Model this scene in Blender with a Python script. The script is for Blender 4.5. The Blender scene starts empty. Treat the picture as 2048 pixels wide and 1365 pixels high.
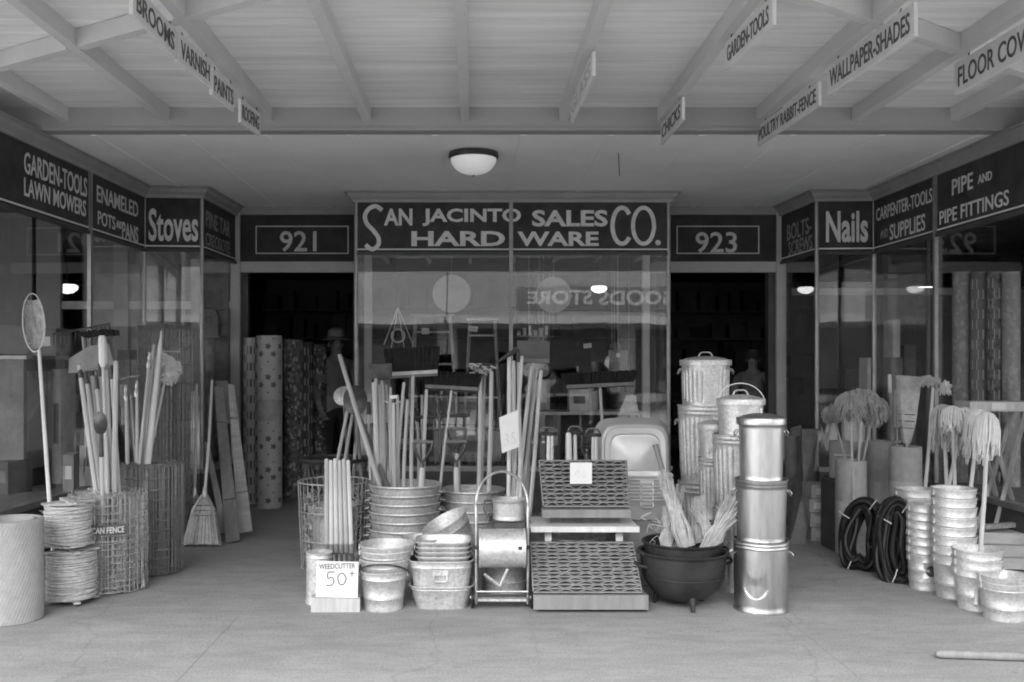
import bpy, math, random
from mathutils import Vector, Matrix, Quaternion
R = math.radians
rnd = random.Random(7)
S = bpy.context.scene
C = S.collection

# ------------------------------------------------------------------ camera, light, exposure
F, PX, PY, H = 1900.0, 950.0, 730.0, 1.4       # focal length and vanishing point in photo pixels, eye height in metres
cam = bpy.data.objects.new('camera', bpy.data.cameras.new('camera'))
C.objects.link(cam)
cam.location = (0, 0, H); cam.rotation_euler = (R(90), 0, 0)
cam.data.sensor_width = 36; cam.data.lens = 36 * F / 2048
cam.data.shift_x = (1024 - PX) / 2048; cam.data.shift_y = (PY - 682.5) / 2048
cam.data.clip_start = 0.05; cam.data.clip_end = 500
S.camera = cam
SUN_EL, SUN_AZ = 43, 195          # hazy bright sky: a very soft sun from behind the camera reaches in under the canopy
w = bpy.data.worlds.new('World'); S.world = w; w.use_nodes = True
nt = w.node_tree; bg = nt.nodes['Background']
sky = nt.nodes.new('ShaderNodeTexSky'); sky.sky_type = 'NISHITA'; sky.sun_disc = False
sky.sun_elevation = R(SUN_EL); sky.sun_rotation = R(SUN_AZ)
bw = nt.nodes.new('ShaderNodeRGBToBW')          # black and white film
nt.links.new(sky.outputs[0], bw.inputs[0]); nt.links.new(bw.outputs[0], bg.inputs[0])
bg.inputs[1].default_value = 0.15
sd = bpy.data.lights.new('sun', 'SUN'); sd.energy = .85; sd.angle = R(50); sd.color = (1, 1, 1)
sun = bpy.data.objects.new('sun', sd); C.objects.link(sun)
sv = Vector((math.sin(R(SUN_AZ)) * math.cos(R(SUN_EL)), math.cos(R(SUN_AZ)) * math.cos(R(SUN_EL)), math.sin(R(SUN_EL))))
sun.rotation_euler = sv.to_track_quat('Z', 'Y').to_euler(); sun.location = (0, -5, 20)
S.view_settings.view_transform = 'Standard'; S.view_settings.look = 'None'
S.view_settings.gamma = 1; S.view_settings.use_curve_mapping = False
S.view_settings.exposure = 2.76
S.render.engine = 'CYCLES'
S.cycles.pixel_filter_type = "BLACKMAN_HARRIS"; S.cycles.filter_width = 1.9
S.cycles.max_bounces = 10; S.cycles.diffuse_bounces = 6; S.cycles.glossy_bounces = 4; S.cycles.transparent_max_bounces = 16

# ------------------------------------------------------------------ helpers
def X(px, d): return (px - PX) * d / F
def Z(py, d): return H - (py - PY) * d / F
def D(py): return F * H / (py - PY)
def P(px, py, d): return Vector((X(px, d), d, Z(py, d)))

MATS = {}
def mat(name, c, rough=.7, metal=0., var=.25, scale=6., bump=.15, bscale=60., kind='noise', stretch=(1, 1, 1), spec=.4, emit=None, c2=None, world=False, ov=0.):
    m = bpy.data.materials.new(name); m.use_nodes = True
    n = m.node_tree; b = n.nodes['Principled BSDF']
    tc = n.nodes.new('ShaderNodeTexCoord'); mp = n.nodes.new('ShaderNodeMapping'); mp.inputs['Scale'].default_value = stretch
    if world:
        g = n.nodes.new('ShaderNodeNewGeometry'); n.links.new(g.outputs['Position'], mp.inputs[0])
    else:
        n.links.new(tc.outputs['Object'], mp.inputs[0])
    if kind == 'spangle':
        t = n.nodes.new('ShaderNodeTexVoronoi'); t.inputs['Scale'].default_value = scale
        src = t.outputs['Color']
        t2 = n.nodes.new('ShaderNodeTexNoise'); t2.inputs['Scale'].default_value = 7; t2.inputs['Detail'].default_value = 5
        n.links.new(mp.outputs[0], t2.inputs['Vector'])
        mx = n.nodes.new('ShaderNodeMix'); mx.data_type = 'RGBA'; mx.inputs[0].default_value = .6
        n.links.new(src, mx.inputs[6]); n.links.new(t2.outputs['Fac'], mx.inputs[7]); src = mx.outputs[2]
    else:
        t = n.nodes.new('ShaderNodeTexNoise'); t.inputs['Scale'].default_value = scale; t.inputs['Detail'].default_value = 6; t.inputs['Roughness'].default_value = .62
        src = t.outputs['Fac']
    n.links.new(mp.outputs[0], t.inputs['Vector'])
    rp = n.nodes.new('ShaderNodeValToRGB')
    lo = c * (1 - var); hi = (c2 if c2 is not None else min(.95, c * (1 + var)))
    rp.color_ramp.elements[0].position = .3; rp.color_ramp.elements[1].position = .7
    rp.color_ramp.elements[0].color = (lo, lo, lo, 1); rp.color_ramp.elements[1].color = (hi, hi, hi, 1)
    n.links.new(src, rp.inputs[0]); col = rp.outputs[0]
    if ov:      # every object a little lighter or darker than its neighbour
        oi = n.nodes.new('ShaderNodeObjectInfo'); ma = n.nodes.new('ShaderNodeMath'); ma.operation = 'MULTIPLY_ADD'
        ma.inputs[1].default_value = ov; ma.inputs[2].default_value = 1 - ov * .6
        vm = n.nodes.new('ShaderNodeVectorMath'); vm.operation = 'SCALE'
        n.links.new(oi.outputs['Random'], ma.inputs[0]); n.links.new(ma.outputs[0], vm.inputs['Scale']); n.links.new(col, vm.inputs[0]); col = vm.outputs[0]
    n.links.new(col, b.inputs['Base Color'])
    b.inputs['Roughness'].default_value = rough; b.inputs['Metallic'].default_value = metal
    b.inputs['Specular IOR Level'].default_value = spec
    if metal > .5:
        mr = n.nodes.new('ShaderNodeMapRange'); mr.inputs['To Min'].default_value = rough - .1; mr.inputs['To Max'].default_value = rough + .14
        n.links.new(t.outputs[0] if kind != 'spangle' else t2.outputs['Fac'], mr.inputs['Value']); n.links.new(mr.outputs[0], b.inputs['Roughness'])
    if bump:
        t3 = n.nodes.new('ShaderNodeTexNoise'); t3.inputs['Scale'].default_value = bscale; t3.inputs['Detail'].default_value = 4
        n.links.new(mp.outputs[0], t3.inputs['Vector'])
        bp = n.nodes.new('ShaderNodeBump'); bp.inputs['Strength'].default_value = bump; bp.inputs['Distance'].default_value = .01
        n.links.new(t3.outputs['Fac'], bp.inputs['Height']); n.links.new(bp.outputs[0], b.inputs['Normal'])
    if emit:
        b.inputs['Emission Color'].default_value = (1, 1, 1, 1); b.inputs['Emission Strength'].default_value = emit
    MATS[name] = m
    return m

def glassmat(name, refl=.10, tint=.985):
    m = bpy.data.materials.new(name); m.use_nodes = True; n = m.node_tree
    for x in list(n.nodes):
        if x.type != 'OUTPUT_MATERIAL': n.nodes.remove(x)
    out = [x for x in n.nodes if x.type == 'OUTPUT_MATERIAL'][0]
    tr = n.nodes.new('ShaderNodeBsdfTransparent'); tr.inputs[0].default_value = (tint, tint, tint, 1)
    gl = n.nodes.new('ShaderNodeBsdfGlossy'); gl.inputs['Roughness'].default_value = .012; gl.inputs['Color'].default_value = (1, 1, 1, 1)
    lw = n.nodes.new('ShaderNodeFresnel'); gm = n.nodes.new('ShaderNodeNewGeometry')
    io = n.nodes.new('ShaderNodeMath'); io.operation = 'MULTIPLY_ADD'; io.inputs[1].default_value = -.8333; io.inputs[2].default_value = 1.5   # same Fresnel from both faces
    n.links.new(gm.outputs['Backfacing'], io.inputs[0]); n.links.new(io.outputs[0], lw.inputs[0])
    ma = n.nodes.new('ShaderNodeMath'); ma.operation = 'MULTIPLY_ADD'; ma.inputs[1].default_value = 1.0; ma.inputs[2].default_value = refl
    ma.use_clamp = True
    mx = n.nodes.new('ShaderNodeMixShader')
    n.links.new(lw.outputs[0], ma.inputs[0]); n.links.new(ma.outputs[0], mx.inputs[0])
    n.links.new(tr.outputs[0], mx.inputs[1]); n.links.new(gl.outputs[0], mx.inputs[2]); n.links.new(mx.outputs[0], out.inputs[0])
    tc = n.nodes.new('ShaderNodeTexCoord'); tn = n.nodes.new('ShaderNodeTexNoise'); tn.inputs['Scale'].default_value = 1.3
    bp = n.nodes.new('ShaderNodeBump'); bp.inputs['Strength'].default_value = .02; bp.inputs['Distance'].default_value = .05
    n.links.new(tc.outputs['Object'], tn.inputs['Vector']); n.links.new(tn.outputs[0], bp.inputs['Height']); n.links.new(bp.outputs[0], gl.inputs['Normal'])
    MATS[name] = m
    return m

M = MATS
mat('concrete', .255, .9, var=.2, scale=2.2, bump=.35, bscale=60, stretch=(.7, 1.6, 1), world=True, spec=.2)
mat('asphalt', .36, .9, var=.2, scale=2, bump=.3, bscale=80, world=True)
mat('white_board', .76, .6, var=.13, scale=3.5, stretch=(.3, 5, 1), bump=.12, bscale=30, world=True, ov=.10)
mat('soffit_paint', .88, .65, var=.06, scale=1.5, bump=.08, bscale=40, world=True)
mat('beam_paint', .32, .6, var=.08, scale=2.5, bump=.12, bscale=30, stretch=(.4, 1, 1), world=True)
mat('joist_paint', .55, .6, var=.08, scale=3, stretch=(1, .3, 1), bump=.12, bscale=30, world=True)
mat('sign_dark', .045, .5, var=.35, scale=5, bump=.03, world=True, spec=.12)
mat('letter', .56, .5, var=.16, scale=12, bump=0, world=True)
mat('letter_old', .26, .6, var=.5, scale=30, bump=0, world=True)
mat('line_gold', .6, .5, var=.1, scale=9, bump=0, world=True)
mat('hang_board', .58, .6, var=.08, scale=8, bump=.1, bscale=40)
mat('black_paint', .07, .5, var=.3, scale=20, bump=0)
mat('frame_metal', .30, .4, metal=.6, var=.2, scale=8, bump=.05)
mat('frame_dark', .05, .4, var=.3, scale=6, bump=.05)
mat('trim_grey', .27, .55, var=.12, scale=4, bump=.08, world=True)
mat('trim_light', .4, .55, var=.12, scale=4, bump=.08, world=True)
mat('bulkhead', .06, .5, var=.3, scale=5, bump=.1)
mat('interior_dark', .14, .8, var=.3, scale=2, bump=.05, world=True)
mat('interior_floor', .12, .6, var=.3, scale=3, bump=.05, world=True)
mat('galv', .50, .48, metal=.62, var=.2, scale=75, bump=.12, bscale=12, kind='spangle', ov=.18)
mat('galv_dull', .45, .54, metal=.5, var=.24, scale=70, bump=.12, bscale=12, kind='spangle', ov=.18)
mat('tin_pale', .46, .45, metal=.5, var=.08, scale=5, bump=.04, bscale=6)
mat('tin_bright', .43, .37, metal=1., var=.12, scale=14, bump=.16, bscale=5, stretch=(3, 3, .5), ov=.15)
mat('wire', .42, .5, metal=.6, var=.3, scale=25, bump=0)
mat('wire_dark', .24, .5, metal=.5, var=.3, scale=25, bump=0)
mat('wood', .41, .5, var=.18, scale=5, stretch=(6, 6, .7), bump=.08, bscale=40, ov=.45)
mat('wood_mid', .34, .55, var=.2, scale=5, stretch=(6, 6, .7), bump=.08, bscale=40, ov=.35)
mat('wood_dark', .12, .55, var=.3, scale=5, stretch=(6, 6, .7), bump=.08, bscale=40)
mat('board_grey', .165, .7, var=.2, scale=4, stretch=(5, 5, .6), bump=.12, bscale=40)
mat('crate', .36, .7, var=.2, scale=5, stretch=(1, 4, 4), bump=.12, bscale=40)
mat('iron', .02, .5, metal=.1, var=.5, scale=9, bump=.25, bscale=28)
mat('steel_dark', .07, .4, metal=.6, var=.4, scale=15, bump=.1)
mat('steel', .35, .35, metal=.9, var=.3, scale=15, bump=.05)
mat('bristle', .016, .8, var=.4, scale=30, bump=0, spec=.2)
mat('corn', .36, .8, var=.25, scale=20, bump=0, spec=.2)
mat('cotton', .5, .95, var=.1, scale=20, bump=0, spec=.1)
mat('wool', .32, .95, var=.2, scale=14, bump=0, spec=.1)
mat('hemp', .36, .9, var=.25, scale=25, bump=0, spec=.1)
mat('rubber', .012, .45, var=.4, scale=12, bump=.1, spec=.22)
mat('card', .52, .7, var=.04, scale=8, bump=.03)
mat('ink', .08, .8, var=.3, scale=40, bump=0)
mat('ink_pale', .42, .8, var=.3, scale=40, bump=0)
mat('fibre', .27, .75, var=.12, scale=22, bump=.35, bscale=70)
mat('fibre_light', .33, .75, var=.12, scale=22, bump=.3, bscale=70)
mat('box_light', .45, .8, var=.2, scale=7, bump=.05, ov=.4)
mat('box_mid', .20, .8, var=.3, scale=7, bump=.05, ov=.5)
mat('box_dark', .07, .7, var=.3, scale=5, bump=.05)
mat('enamel', .34, .2, var=.03, scale=3, bump=0, spec=.6)
mat('opal', .66, .3, var=.03, scale=3, bump=0, emit=.035)
mat('lamp_lit', .8, .4, var=.02, scale=3, bump=0, emit=.35)
mat('lino_white', .29, .4, var=.08, scale=8, bump=0)
mat('lino_dark', .05, .5, var=.7, scale=22, bump=0, c2=.2)
mat('rope', .42, .9, var=.2, scale=40, bump=.4, bscale=120)
mat('facade', .52, .8, var=.12, scale=.8, bump=.1, bscale=8, world=True)
mat('facade_dark', .07, .6, var=.4, scale=1.0, bump=0, world=True)
mat('facade_white', .75, .6, var=.06, scale=1.0, bump=0, world=True)
mat('skin', .30, .5, var=.1, scale=8, bump=.03)
mat('cloth_dark', .05, .9, var=.3, scale=12, bump=.1, bscale=50)
mat('cloth_shirt', .24, .9, var=.15, scale=12, bump=.1, bscale=50)
mat('felt', .26, .9, var=.15, scale=12, bump=.05)
mat('car_paint', .05, .25, var=.2, scale=3, bump=0, spec=.6)
glassmat('shop_glass', .035)

def concrete_mat():
    m = MATS['concrete']; n = m.node_tree; b = n.nodes['Principled BSDF']
    g = n.nodes.new('ShaderNodeNewGeometry'); pos = g.outputs['Position']
    def noise(sc, det, rough=.6, st=(1, 1, 1)):
        mp = n.nodes.new('ShaderNodeMapping'); mp.inputs['Scale'].default_value = st; n.links.new(pos, mp.inputs[0])
        t = n.nodes.new('ShaderNodeTexNoise'); t.inputs['Scale'].default_value = sc; t.inputs['Detail'].default_value = det; t.inputs['Roughness'].default_value = rough
        n.links.new(mp.outputs[0], t.inputs['Vector']); return t.outputs['Fac']
    def ramp(src, p0, c0, p1, c1):
        r = n.nodes.new('ShaderNodeValToRGB'); e = r.color_ramp.elements; e[0].position = p0; e[1].position = p1
        e[0].color = (c0, c0, c0, 1); e[1].color = (c1, c1, c1, 1); n.links.new(src, r.inputs[0]); return r.outputs[0]
    def mul(a, c):
        x = n.nodes.new('ShaderNodeMix'); x.data_type = 'RGBA'; x.blend_type = 'MULTIPLY'; x.inputs[0].default_value = 1
        n.links.new(a, x.inputs[6]); n.links.new(c, x.inputs[7]); return x.outputs[2]
    base = ramp(noise(1.1, 8, .7, (.7, 1.5, 1)), .3, .22, .7, .29)
    col = mul(base, ramp(noise(5.5, 6, .75, (.6, 1.6, 1)), .3, .76, .62, 1.0))          # trodden dirt
    col = mul(col, ramp(noise(85, 3, .7), .30, .74, .60, 1.06))                            # grit
    col = mul(col, ramp(noise(17, 4, .8), .28, .6, .38, 1.0))                             # small dark spots
    mp = n.nodes.new('ShaderNodeMapping'); n.links.new(pos, mp.inputs[0])
    wn = n.nodes.new('ShaderNodeTexNoise'); wn.inputs['Scale'].default_value = 2.2; wn.inputs['Detail'].default_value = 6; n.links.new(pos, wn.inputs['Vector'])
    av = n.nodes.new('ShaderNodeVectorMath'); av.operation = 'MULTIPLY_ADD'; av.inputs[1].default_value = (.5, .5, .5); n.links.new(wn.outputs['Color'], av.inputs[0]); n.links.new(pos, av.inputs[2])
    vo = n.nodes.new('ShaderNodeTexVoronoi'); vo.feature = 'DISTANCE_TO_EDGE'; vo.inputs['Scale'].default_value = .42; n.links.new(av.outputs[0], vo.inputs['Vector'])
    col = mul(col, ramp(vo.outputs['Distance'], .0, .84, .005, 1.0))                       # hairline cracks
    n.links.new(col, b.inputs['Base Color'])
concrete_mat()

class MB:
    def __init__(s): s.v = []; s.f = []
    def add(s, vs, fs):
        o = len(s.v); s.v += [tuple(v) for v in vs]; s.f += [tuple(i + o for i in f) for f in fs]; return s
    def box(s, cx, cy, cz, sx, sy, sz, rot=None):
        vs = [Vector((a * sx / 2, b * sy / 2, c * sz / 2)) for a in (-1, 1) for b in (-1, 1) for c in (-1, 1)]
        if rot is not None: vs = [rot @ v for v in vs]
        o = Vector((cx, cy, cz))
        return s.add([v + o for v in vs], [(0, 1, 3, 2), (4, 6, 7, 5), (0, 4, 5, 1), (2, 3, 7, 6), (0, 2, 6, 4), (1, 5, 7, 3)])
    def span(s, x0, x1, y0, y1, z0, z1): return s.box((x0 + x1) / 2, (y0 + y1) / 2, (z0 + z1) / 2, abs(x1 - x0), abs(y1 - y0), abs(z1 - z0))
    def slab(s, a, b, z0, z1, t):            # vertical slab of thickness t along plan line a-b
        a = Vector((a[0], a[1], 0)); b = Vector((b[0], b[1], 0)); d = b - a; L = d.length
        ang = math.atan2(d.y, d.x); m = (a + b) / 2
        return s.box(m.x, m.y, (z0 + z1) / 2, L, t, z1 - z0, Matrix.Rotation(ang, 3, 'Z'))
    def tube(s, pts, r, n=6, closed=False, cap=True):
        pts = [Vector(p) for p in pts]; k = len(pts)
        rs = r if isinstance(r, (list, tuple)) else [r] * k
        vs = []; up = None
        for i, p in enumerate(pts):
            if closed: t = pts[(i + 1) % k] - pts[i - 1]
            else: t = pts[min(i + 1, k - 1)] - pts[max(i - 1, 0)]
            if t.length < 1e-9: t = Vector((0, 0, 1))
            t.normalize()
            if up is None: up = Vector((0, 0, 1)) if abs(t.z) < .9 else Vector((1, 0, 0))
            a = t.cross(up)
            if a.length < 1e-4: a = t.orthogonal()
            a.normalize(); b = t.cross(a); up = -b if (-b).dot(up) > 0 else b
            for j in range(n):
                th = 2 * math.pi * j / n
                vs.append(p + (a * math.cos(th) + b * math.sin(th)) * rs[i])
        fs = []
        for i in range(k if closed else k - 1):
            for j in range(n):
                fs.append((i * n + j, i * n + (j + 1) % n, ((i + 1) % k) * n + (j + 1) % n, ((i + 1) % k) * n + j))
        if cap and not closed:
            fs.append(tuple(range(n))[::-1]); fs.append(tuple((k - 1) * n + j for j in range(n)))
        return s.add(vs, fs)
    def ring(s, cx, cy, cz, r, t, n=28, m=6, rot=None, ry=None):
        ry = ry or r; pts = []
        for i in range(n):
            a = 2 * math.pi * i / n; v = Vector((r * math.cos(a), ry * math.sin(a), 0))
            if rot is not None: v = rot @ v
            pts.append(v + Vector((cx, cy, cz)))
        return s.tube(pts, t, m, closed=True)
    def lathe(s, prof, n=32, rf=None, cx=0, cy=0, cz=0, capb=False, capt=False):
        vs = []
        for (r, z) in prof:
            for j in range(n):
                th = 2 * math.pi * j / n
                rr = rf(r, z, th) if rf else r
                if isinstance(rr, tuple): vs.append((cx + rr[0], cy + rr[1], cz + z))
                else: vs.append((cx + rr * math.cos(th), cy + rr * math.sin(th), cz + z))
        fs = []
        for i in range(len(prof) - 1):
            for j in range(n): fs.append((i * n + j, i * n + (j + 1) % n, (i + 1) * n + (j + 1) % n, (i + 1) * n + j))
        if capb: fs.append(tuple(range(n))[::-1])
        if capt: fs.append(tuple((len(prof) - 1) * n + j for j in range(n)))
        return s.add(vs, fs)
    def build(s, name, m, parent=None, world=False, smooth=True, kind=None, label=None):
        me = bpy.data.meshes.new(name); me.from_pydata(s.v, [], s.f); me.validate(); me.update()
        me.materials.append(M[m])
        if smooth:
            me.polygons.foreach_set('use_smooth', [True] * len(me.polygons))
            me.set_sharp_from_angle(angle=R(38))
        return link(name, me, parent, world, kind, label)

def link(name, me, parent=None, world=False, kind=None, label=None):
    o = bpy.data.objects.new(name, me); C.objects.link(o)
    if parent is not None:
        o.parent = parent
        if world and parent.parent is None: o.location = -parent.location
    if kind: o['kind'] = kind
    if label: o['label'] = label
    return o

def thing(name, label, cat, loc=(0, 0, 0), rotz=0, group=None):
    o = bpy.data.objects.new(name, None); C.objects.link(o); o.empty_display_size = .1
    o.location = loc; o.rotation_euler = (0, 0, rotz); o['label'] = label; o['category'] = cat
    if group: o['group'] = group
    return o
def copy_tree(o, parent=None):
    c = o.copy(); C.objects.link(c)
    if parent is not None: c.parent = parent
    for ch in [x for x in list(C.objects) if x.parent == o]: copy_tree(ch, c)
    return c
def children_of(o): return [x for x in C.objects if x.parent == o]

FC = {}
def text(name, s, c, right, up, wd, ht, m, parent, world=True, bold=0., ext=.002, kind=None):
    """lettering as a mesh fitted into wd x ht around centre c"""
    key = (s, bold)
    if key not in FC:
        cu = bpy.data.curves.new('t', 'FONT'); cu.body = s; cu.offset = bold; cu.resolution_u = 3; cu.fill_mode = 'BOTH'; cu.extrude = .02
        ob = bpy.data.objects.new('t', cu); C.objects.link(ob)
        dg = bpy.context.evaluated_depsgraph_get(); me = bpy.data.meshes.new_from_object(ob.evaluated_get(dg))
        vs = [v.co.copy() for v in me.vertices]; fs = [tuple(p.vertices) for p in me.polygons]
        bpy.data.objects.remove(ob); bpy.data.curves.remove(cu); bpy.data.meshes.remove(me)
        FC[key] = (vs, fs)
    vs, fs = FC[key]
    x0 = min(v.x for v in vs); x1 = max(v.x for v in vs); y0 = min(v.y for v in vs); y1 = max(v.y for v in vs)
    right = Vector(right).normalized(); up = Vector(up).normalized(); nrm = right.cross(up); c = Vector(c)
    out = []
    for v in vs:
        a = (v.x - x0) / (x1 - x0) - .5; b = (v.y - y0) / (y1 - y0) - .5
        out.append(c + right * a * wd + up * b * ht + nrm * (ext if v.z > 0 else 0))
    mb = MB(); mb.add(out, fs)
    return mb.build(name, m, parent, world=world, smooth=False)

def smooth_pts(pts, k=6, closed=False):
    n = len(pts); out = []; pts = [Vector(p) for p in pts]
    rng = n if closed else n - 1
    for i in range(rng):
        g = (lambda j: pts[j % n]) if closed else (lambda j: pts[max(0, min(n - 1, j))])
        p0, p1, p2, p3 = g(i - 1), g(i), g(i + 1), g(i + 2)
        for q in range(k):
            t = q / k
            out.append(.5 * ((2 * p1) + (-p0 + p2) * t + (2 * p0 - 5 * p1 + 4 * p2 - p3) * t * t + (-p0 + 3 * p1 - 3 * p2 + p3) * t ** 3))
    if not closed: out.append(pts[-1])
    return out
def ribbon(mb, pts, wd, nrm, ext=.003, closed=False):
    """flat painted stroke through 3D points, lying on the plane with normal nrm"""
    nrm = Vector(nrm).normalized(); k = len(pts); vs = []; fs = []
    ws = wd if isinstance(wd, (list, tuple)) else [wd] * k
    for i, p in enumerate(pts):
        t = (pts[(i + 1) % k] - pts[i - 1]) if closed else pts[min(i + 1, k - 1)] - pts[max(i - 1, 0)]
        t.normalize(); s_ = nrm.cross(t) * ws[i] / 2
        vs += [p + s_ + nrm * ext, p - s_ + nrm * ext, p - s_, p + s_]
    for i in range(k if closed else k - 1):
        a = i * 4; b = ((i + 1) % k) * 4
        for j in range(4): fs.append((a + j, a + (j + 1) % 4, b + (j + 1) % 4, b + j))
    if not closed: fs.append((3, 2, 1, 0)); fs.append(((k - 1) * 4, (k - 1) * 4 + 1, (k - 1) * 4 + 2, (k - 1) * 4 + 3))
    mb.add(vs, fs)

# ------------------------------------------------------------------ ground, street, opposite side (reflected in the windows)
SC = 3.04                                    # soffit height
g = MB()
for (x0, x1, y0, y1) in ((-60, 60, 2.2, 12),): g.span(x0, x1, y0, y1, -.14, -.004)
g.build('sidewalk_base', 'concrete', kind='structure', smooth=False)
side = MB().span(-60, 60, 2.02, 2.18, -.14, 0).build('kerb', 'concrete', kind='structure', smooth=False)
walk = bpy.data.objects.new('sidewalk', None)
bpy.data.objects.remove(walk)
slab0 = MB().span(-60, 60, 2.19, 9.9, -.0035, 0)
walk = slab0.build('sidewalk', 'concrete', kind='structure', smooth=False)
# scored joints of the sidewalk as shallow dark grooves (thin recessed strips)
jm = mat('joint', .21, .95, var=.2, scale=8, bump=0)
for xj in (-3.12, -1.63, -.08, .04 + 1.45, 3.0): pass
def joint(a, b, wd=.008):
    d = Vector((b[0] - a[0], b[1] - a[1])); ang = math.atan2(d.y, d.x)
    mb = MB(); mb.box((a[0] + b[0]) / 2, (a[1] + b[1]) / 2, .0012, d.length, wd, .0016, Matrix.Rotation(ang, 3, 'Z'))
    return mb.build('sidewalk_joint', 'joint', walk, smooth=False)
for xj in (-1.32, .30, 1.72): joint((xj, 2.2), (xj, 5.3 if xj != .30 else 6.6), .006)
joint((-9, 3.4), (9, 3.4), .008)
MB().span(-60, 60, -15, 2.02, -.3, -.14).build('street', 'asphalt', kind='structure', smooth=False)
MB().span(-60, 60, -40, -15, -.2, 0).build('far_sidewalk', 'concrete', kind='structure', smooth=False)
MB().span(-300, 300, -300, 300, -.5, -.31).build('ground', 'asphalt', kind='structure', smooth=False)

FY = -18.0
def facade(name, label, x0, x1, h, m, sign=None, nb=4):
    t = thing(name, label, 'building', ((x0 + x1) / 2, FY, 0))
    b = MB().span(x0, x1, FY - 8, FY, 0, h); b.build('wall', m, t, world=True, smooth=False)
    MB().span(x0 + .02, x1 - .02, FY, FY + .35, h - .3, h + .1).build('cornice', 'facade_white', t, world=True, smooth=False)
    bwid = (x1 - x0) / nb
    for i in range(nb):
        xa = x0 + i * bwid + .35; xb = x0 + (i + 1) * bwid - .35
        MB().span(xa, xb, FY + .003, FY + .06, .3, 2.75).build('window', 'facade_dark', t, world=True, smooth=False)
        if h > 6.5:
            MB().span(xa + .5, xb - .5, FY + .003, FY + .05, 5.4, 7.2).build('window', 'facade_dark', t, world=True, smooth=False)
            MB().span(xa + .4, xb - .4, FY + .003, FY + .16, 5.25, 5.38).build('sill', 'facade_white', t, world=True, smooth=False)
    # awning-like canopy edge over the far sidewalk
    MB().span(x0 + .03, x1 - .03, FY + .01, FY + 2.6, 2.85, 3.12).build('awning', 'facade_white', t, world=True, smooth=False)
    if sign:
        MB().span(1.6, 9.9, FY + .004, FY + .10, 3.45, 4.35).build('sign_board', 'trim_grey', t, world=True, smooth=False)
        text('lettering', sign, (5.75, FY + .12, 3.95), (-1, 0, 0), (0, 0, 1), 7.6, .55, 'facade_white', t, ext=.02, bold=.03)
    return t
facade('far_building', 'light plastered dry goods store building across the street', -1.0, 12.5, 6.2, 'facade', 'DRY GOODS STORE', 4)
facade('far_building', 'tall grey building left of the dry goods store across the street', -16, -1.05, 8.4, 'facade', None, 4)
facade('far_building', 'plain grey building right of the dry goods store across the street', 12.6, 30, 7.6, 'facade', None, 5)
# ------------------------------------------------------------------ canopy over the sidewalk
YB0, YB1 = 6.66, 6.77                         # the beam
can = thing('sidewalk_canopy', 'white boarded canopy over the sidewalk with joists and a long beam', 'canopy', (0, 4.4, 0))
y = 2.0; bd = MB().span(-7, 7, 0, .102, 0, .02)
bme = None
while y < YB0 - .05:
    yy = min(.106, YB0 - y)
    o = MB().span(-7, 7, -.0515, .0515, 0, .02)
    if bme is None:
        q = o.build('ceiling_board', 'white_board', can, smooth=False); bme = q.data
    else: q = link('ceiling_board', bme, can)
    q.location = (0, y + .053 - 4.4, 3.205 + rnd.uniform(-.0012, .0012)); y += .106
MB().span(-7, 7, 2.0, YB1, 3.23, 3.26).build('roof_deck', 'wood_dark', can, world=True, smooth=False)
MB().span(-7, 7, 1.9, 1.98, 2.98, 3.3).build('fascia', 'white_board', can, world=True, smooth=False)
jx = [-4.3, -3.6, -2.88, -2.17, -1.45, -.76, -.07, .62, 1.31, 2.0, 2.67, 3.36, 4.05, 4.75]
for x in jx:
    MB().span(x - .03, x + .03, 1.99, YB0 - .002, 3.107, 3.204).build('joist', 'joist_paint', can, world=True, smooth=False)
# beam: wide board face with a small foot lip
MB().span(-7, 7, YB0, YB1, SC, 3.225).build('beam', 'beam_paint', can, world=True, smooth=False)
MB().span(-7, 7, YB0 - .012, YB0 - .001, SC + .002, SC + .022).build('beam_lip', 'beam_paint', can, world=True, smooth=False)
def brace(a, b):
    a = Vector(a); b = Vector(b); d = b - a
    mb = MB(); mb.box((a.x + b.x) / 2, (a.y + b.y) / 2, 3.154, d.length, .06, .094, Matrix.Rotation(math.atan2(d.y, d.x), 3, 'Z'))
    mb.build('brace', 'joist_paint', can, world=True, smooth=False)
# corner braces run diagonally between the joists
def bl(x): return 4.61 + (-1.27 - x) * .60
def br(x): return 4.55 + (x - 1.68) * .68
for i in range(0, 4):
    x0, x1 = jx[i] + .032, jx[i + 1] - .032; brace((x0, bl(x0)), (x1, bl(x1)))
x0, x1 = jx[4] + .032, jx[5] - .032; brace((x0, bl(x0)), (x1, bl(x1)))
for i in range(8, 13):
    x0, x1 = jx[i] + .032, jx[i + 1] - .032; brace((x0, br(x0)), (x1, br(x1)))
for xp in (-6.8, 6.8):
    MB().span(xp - .06, xp + .06, 2.25, 2.37, 0, 3.107).build('post', 'trim_light', can, world=True, smooth=False)

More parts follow.
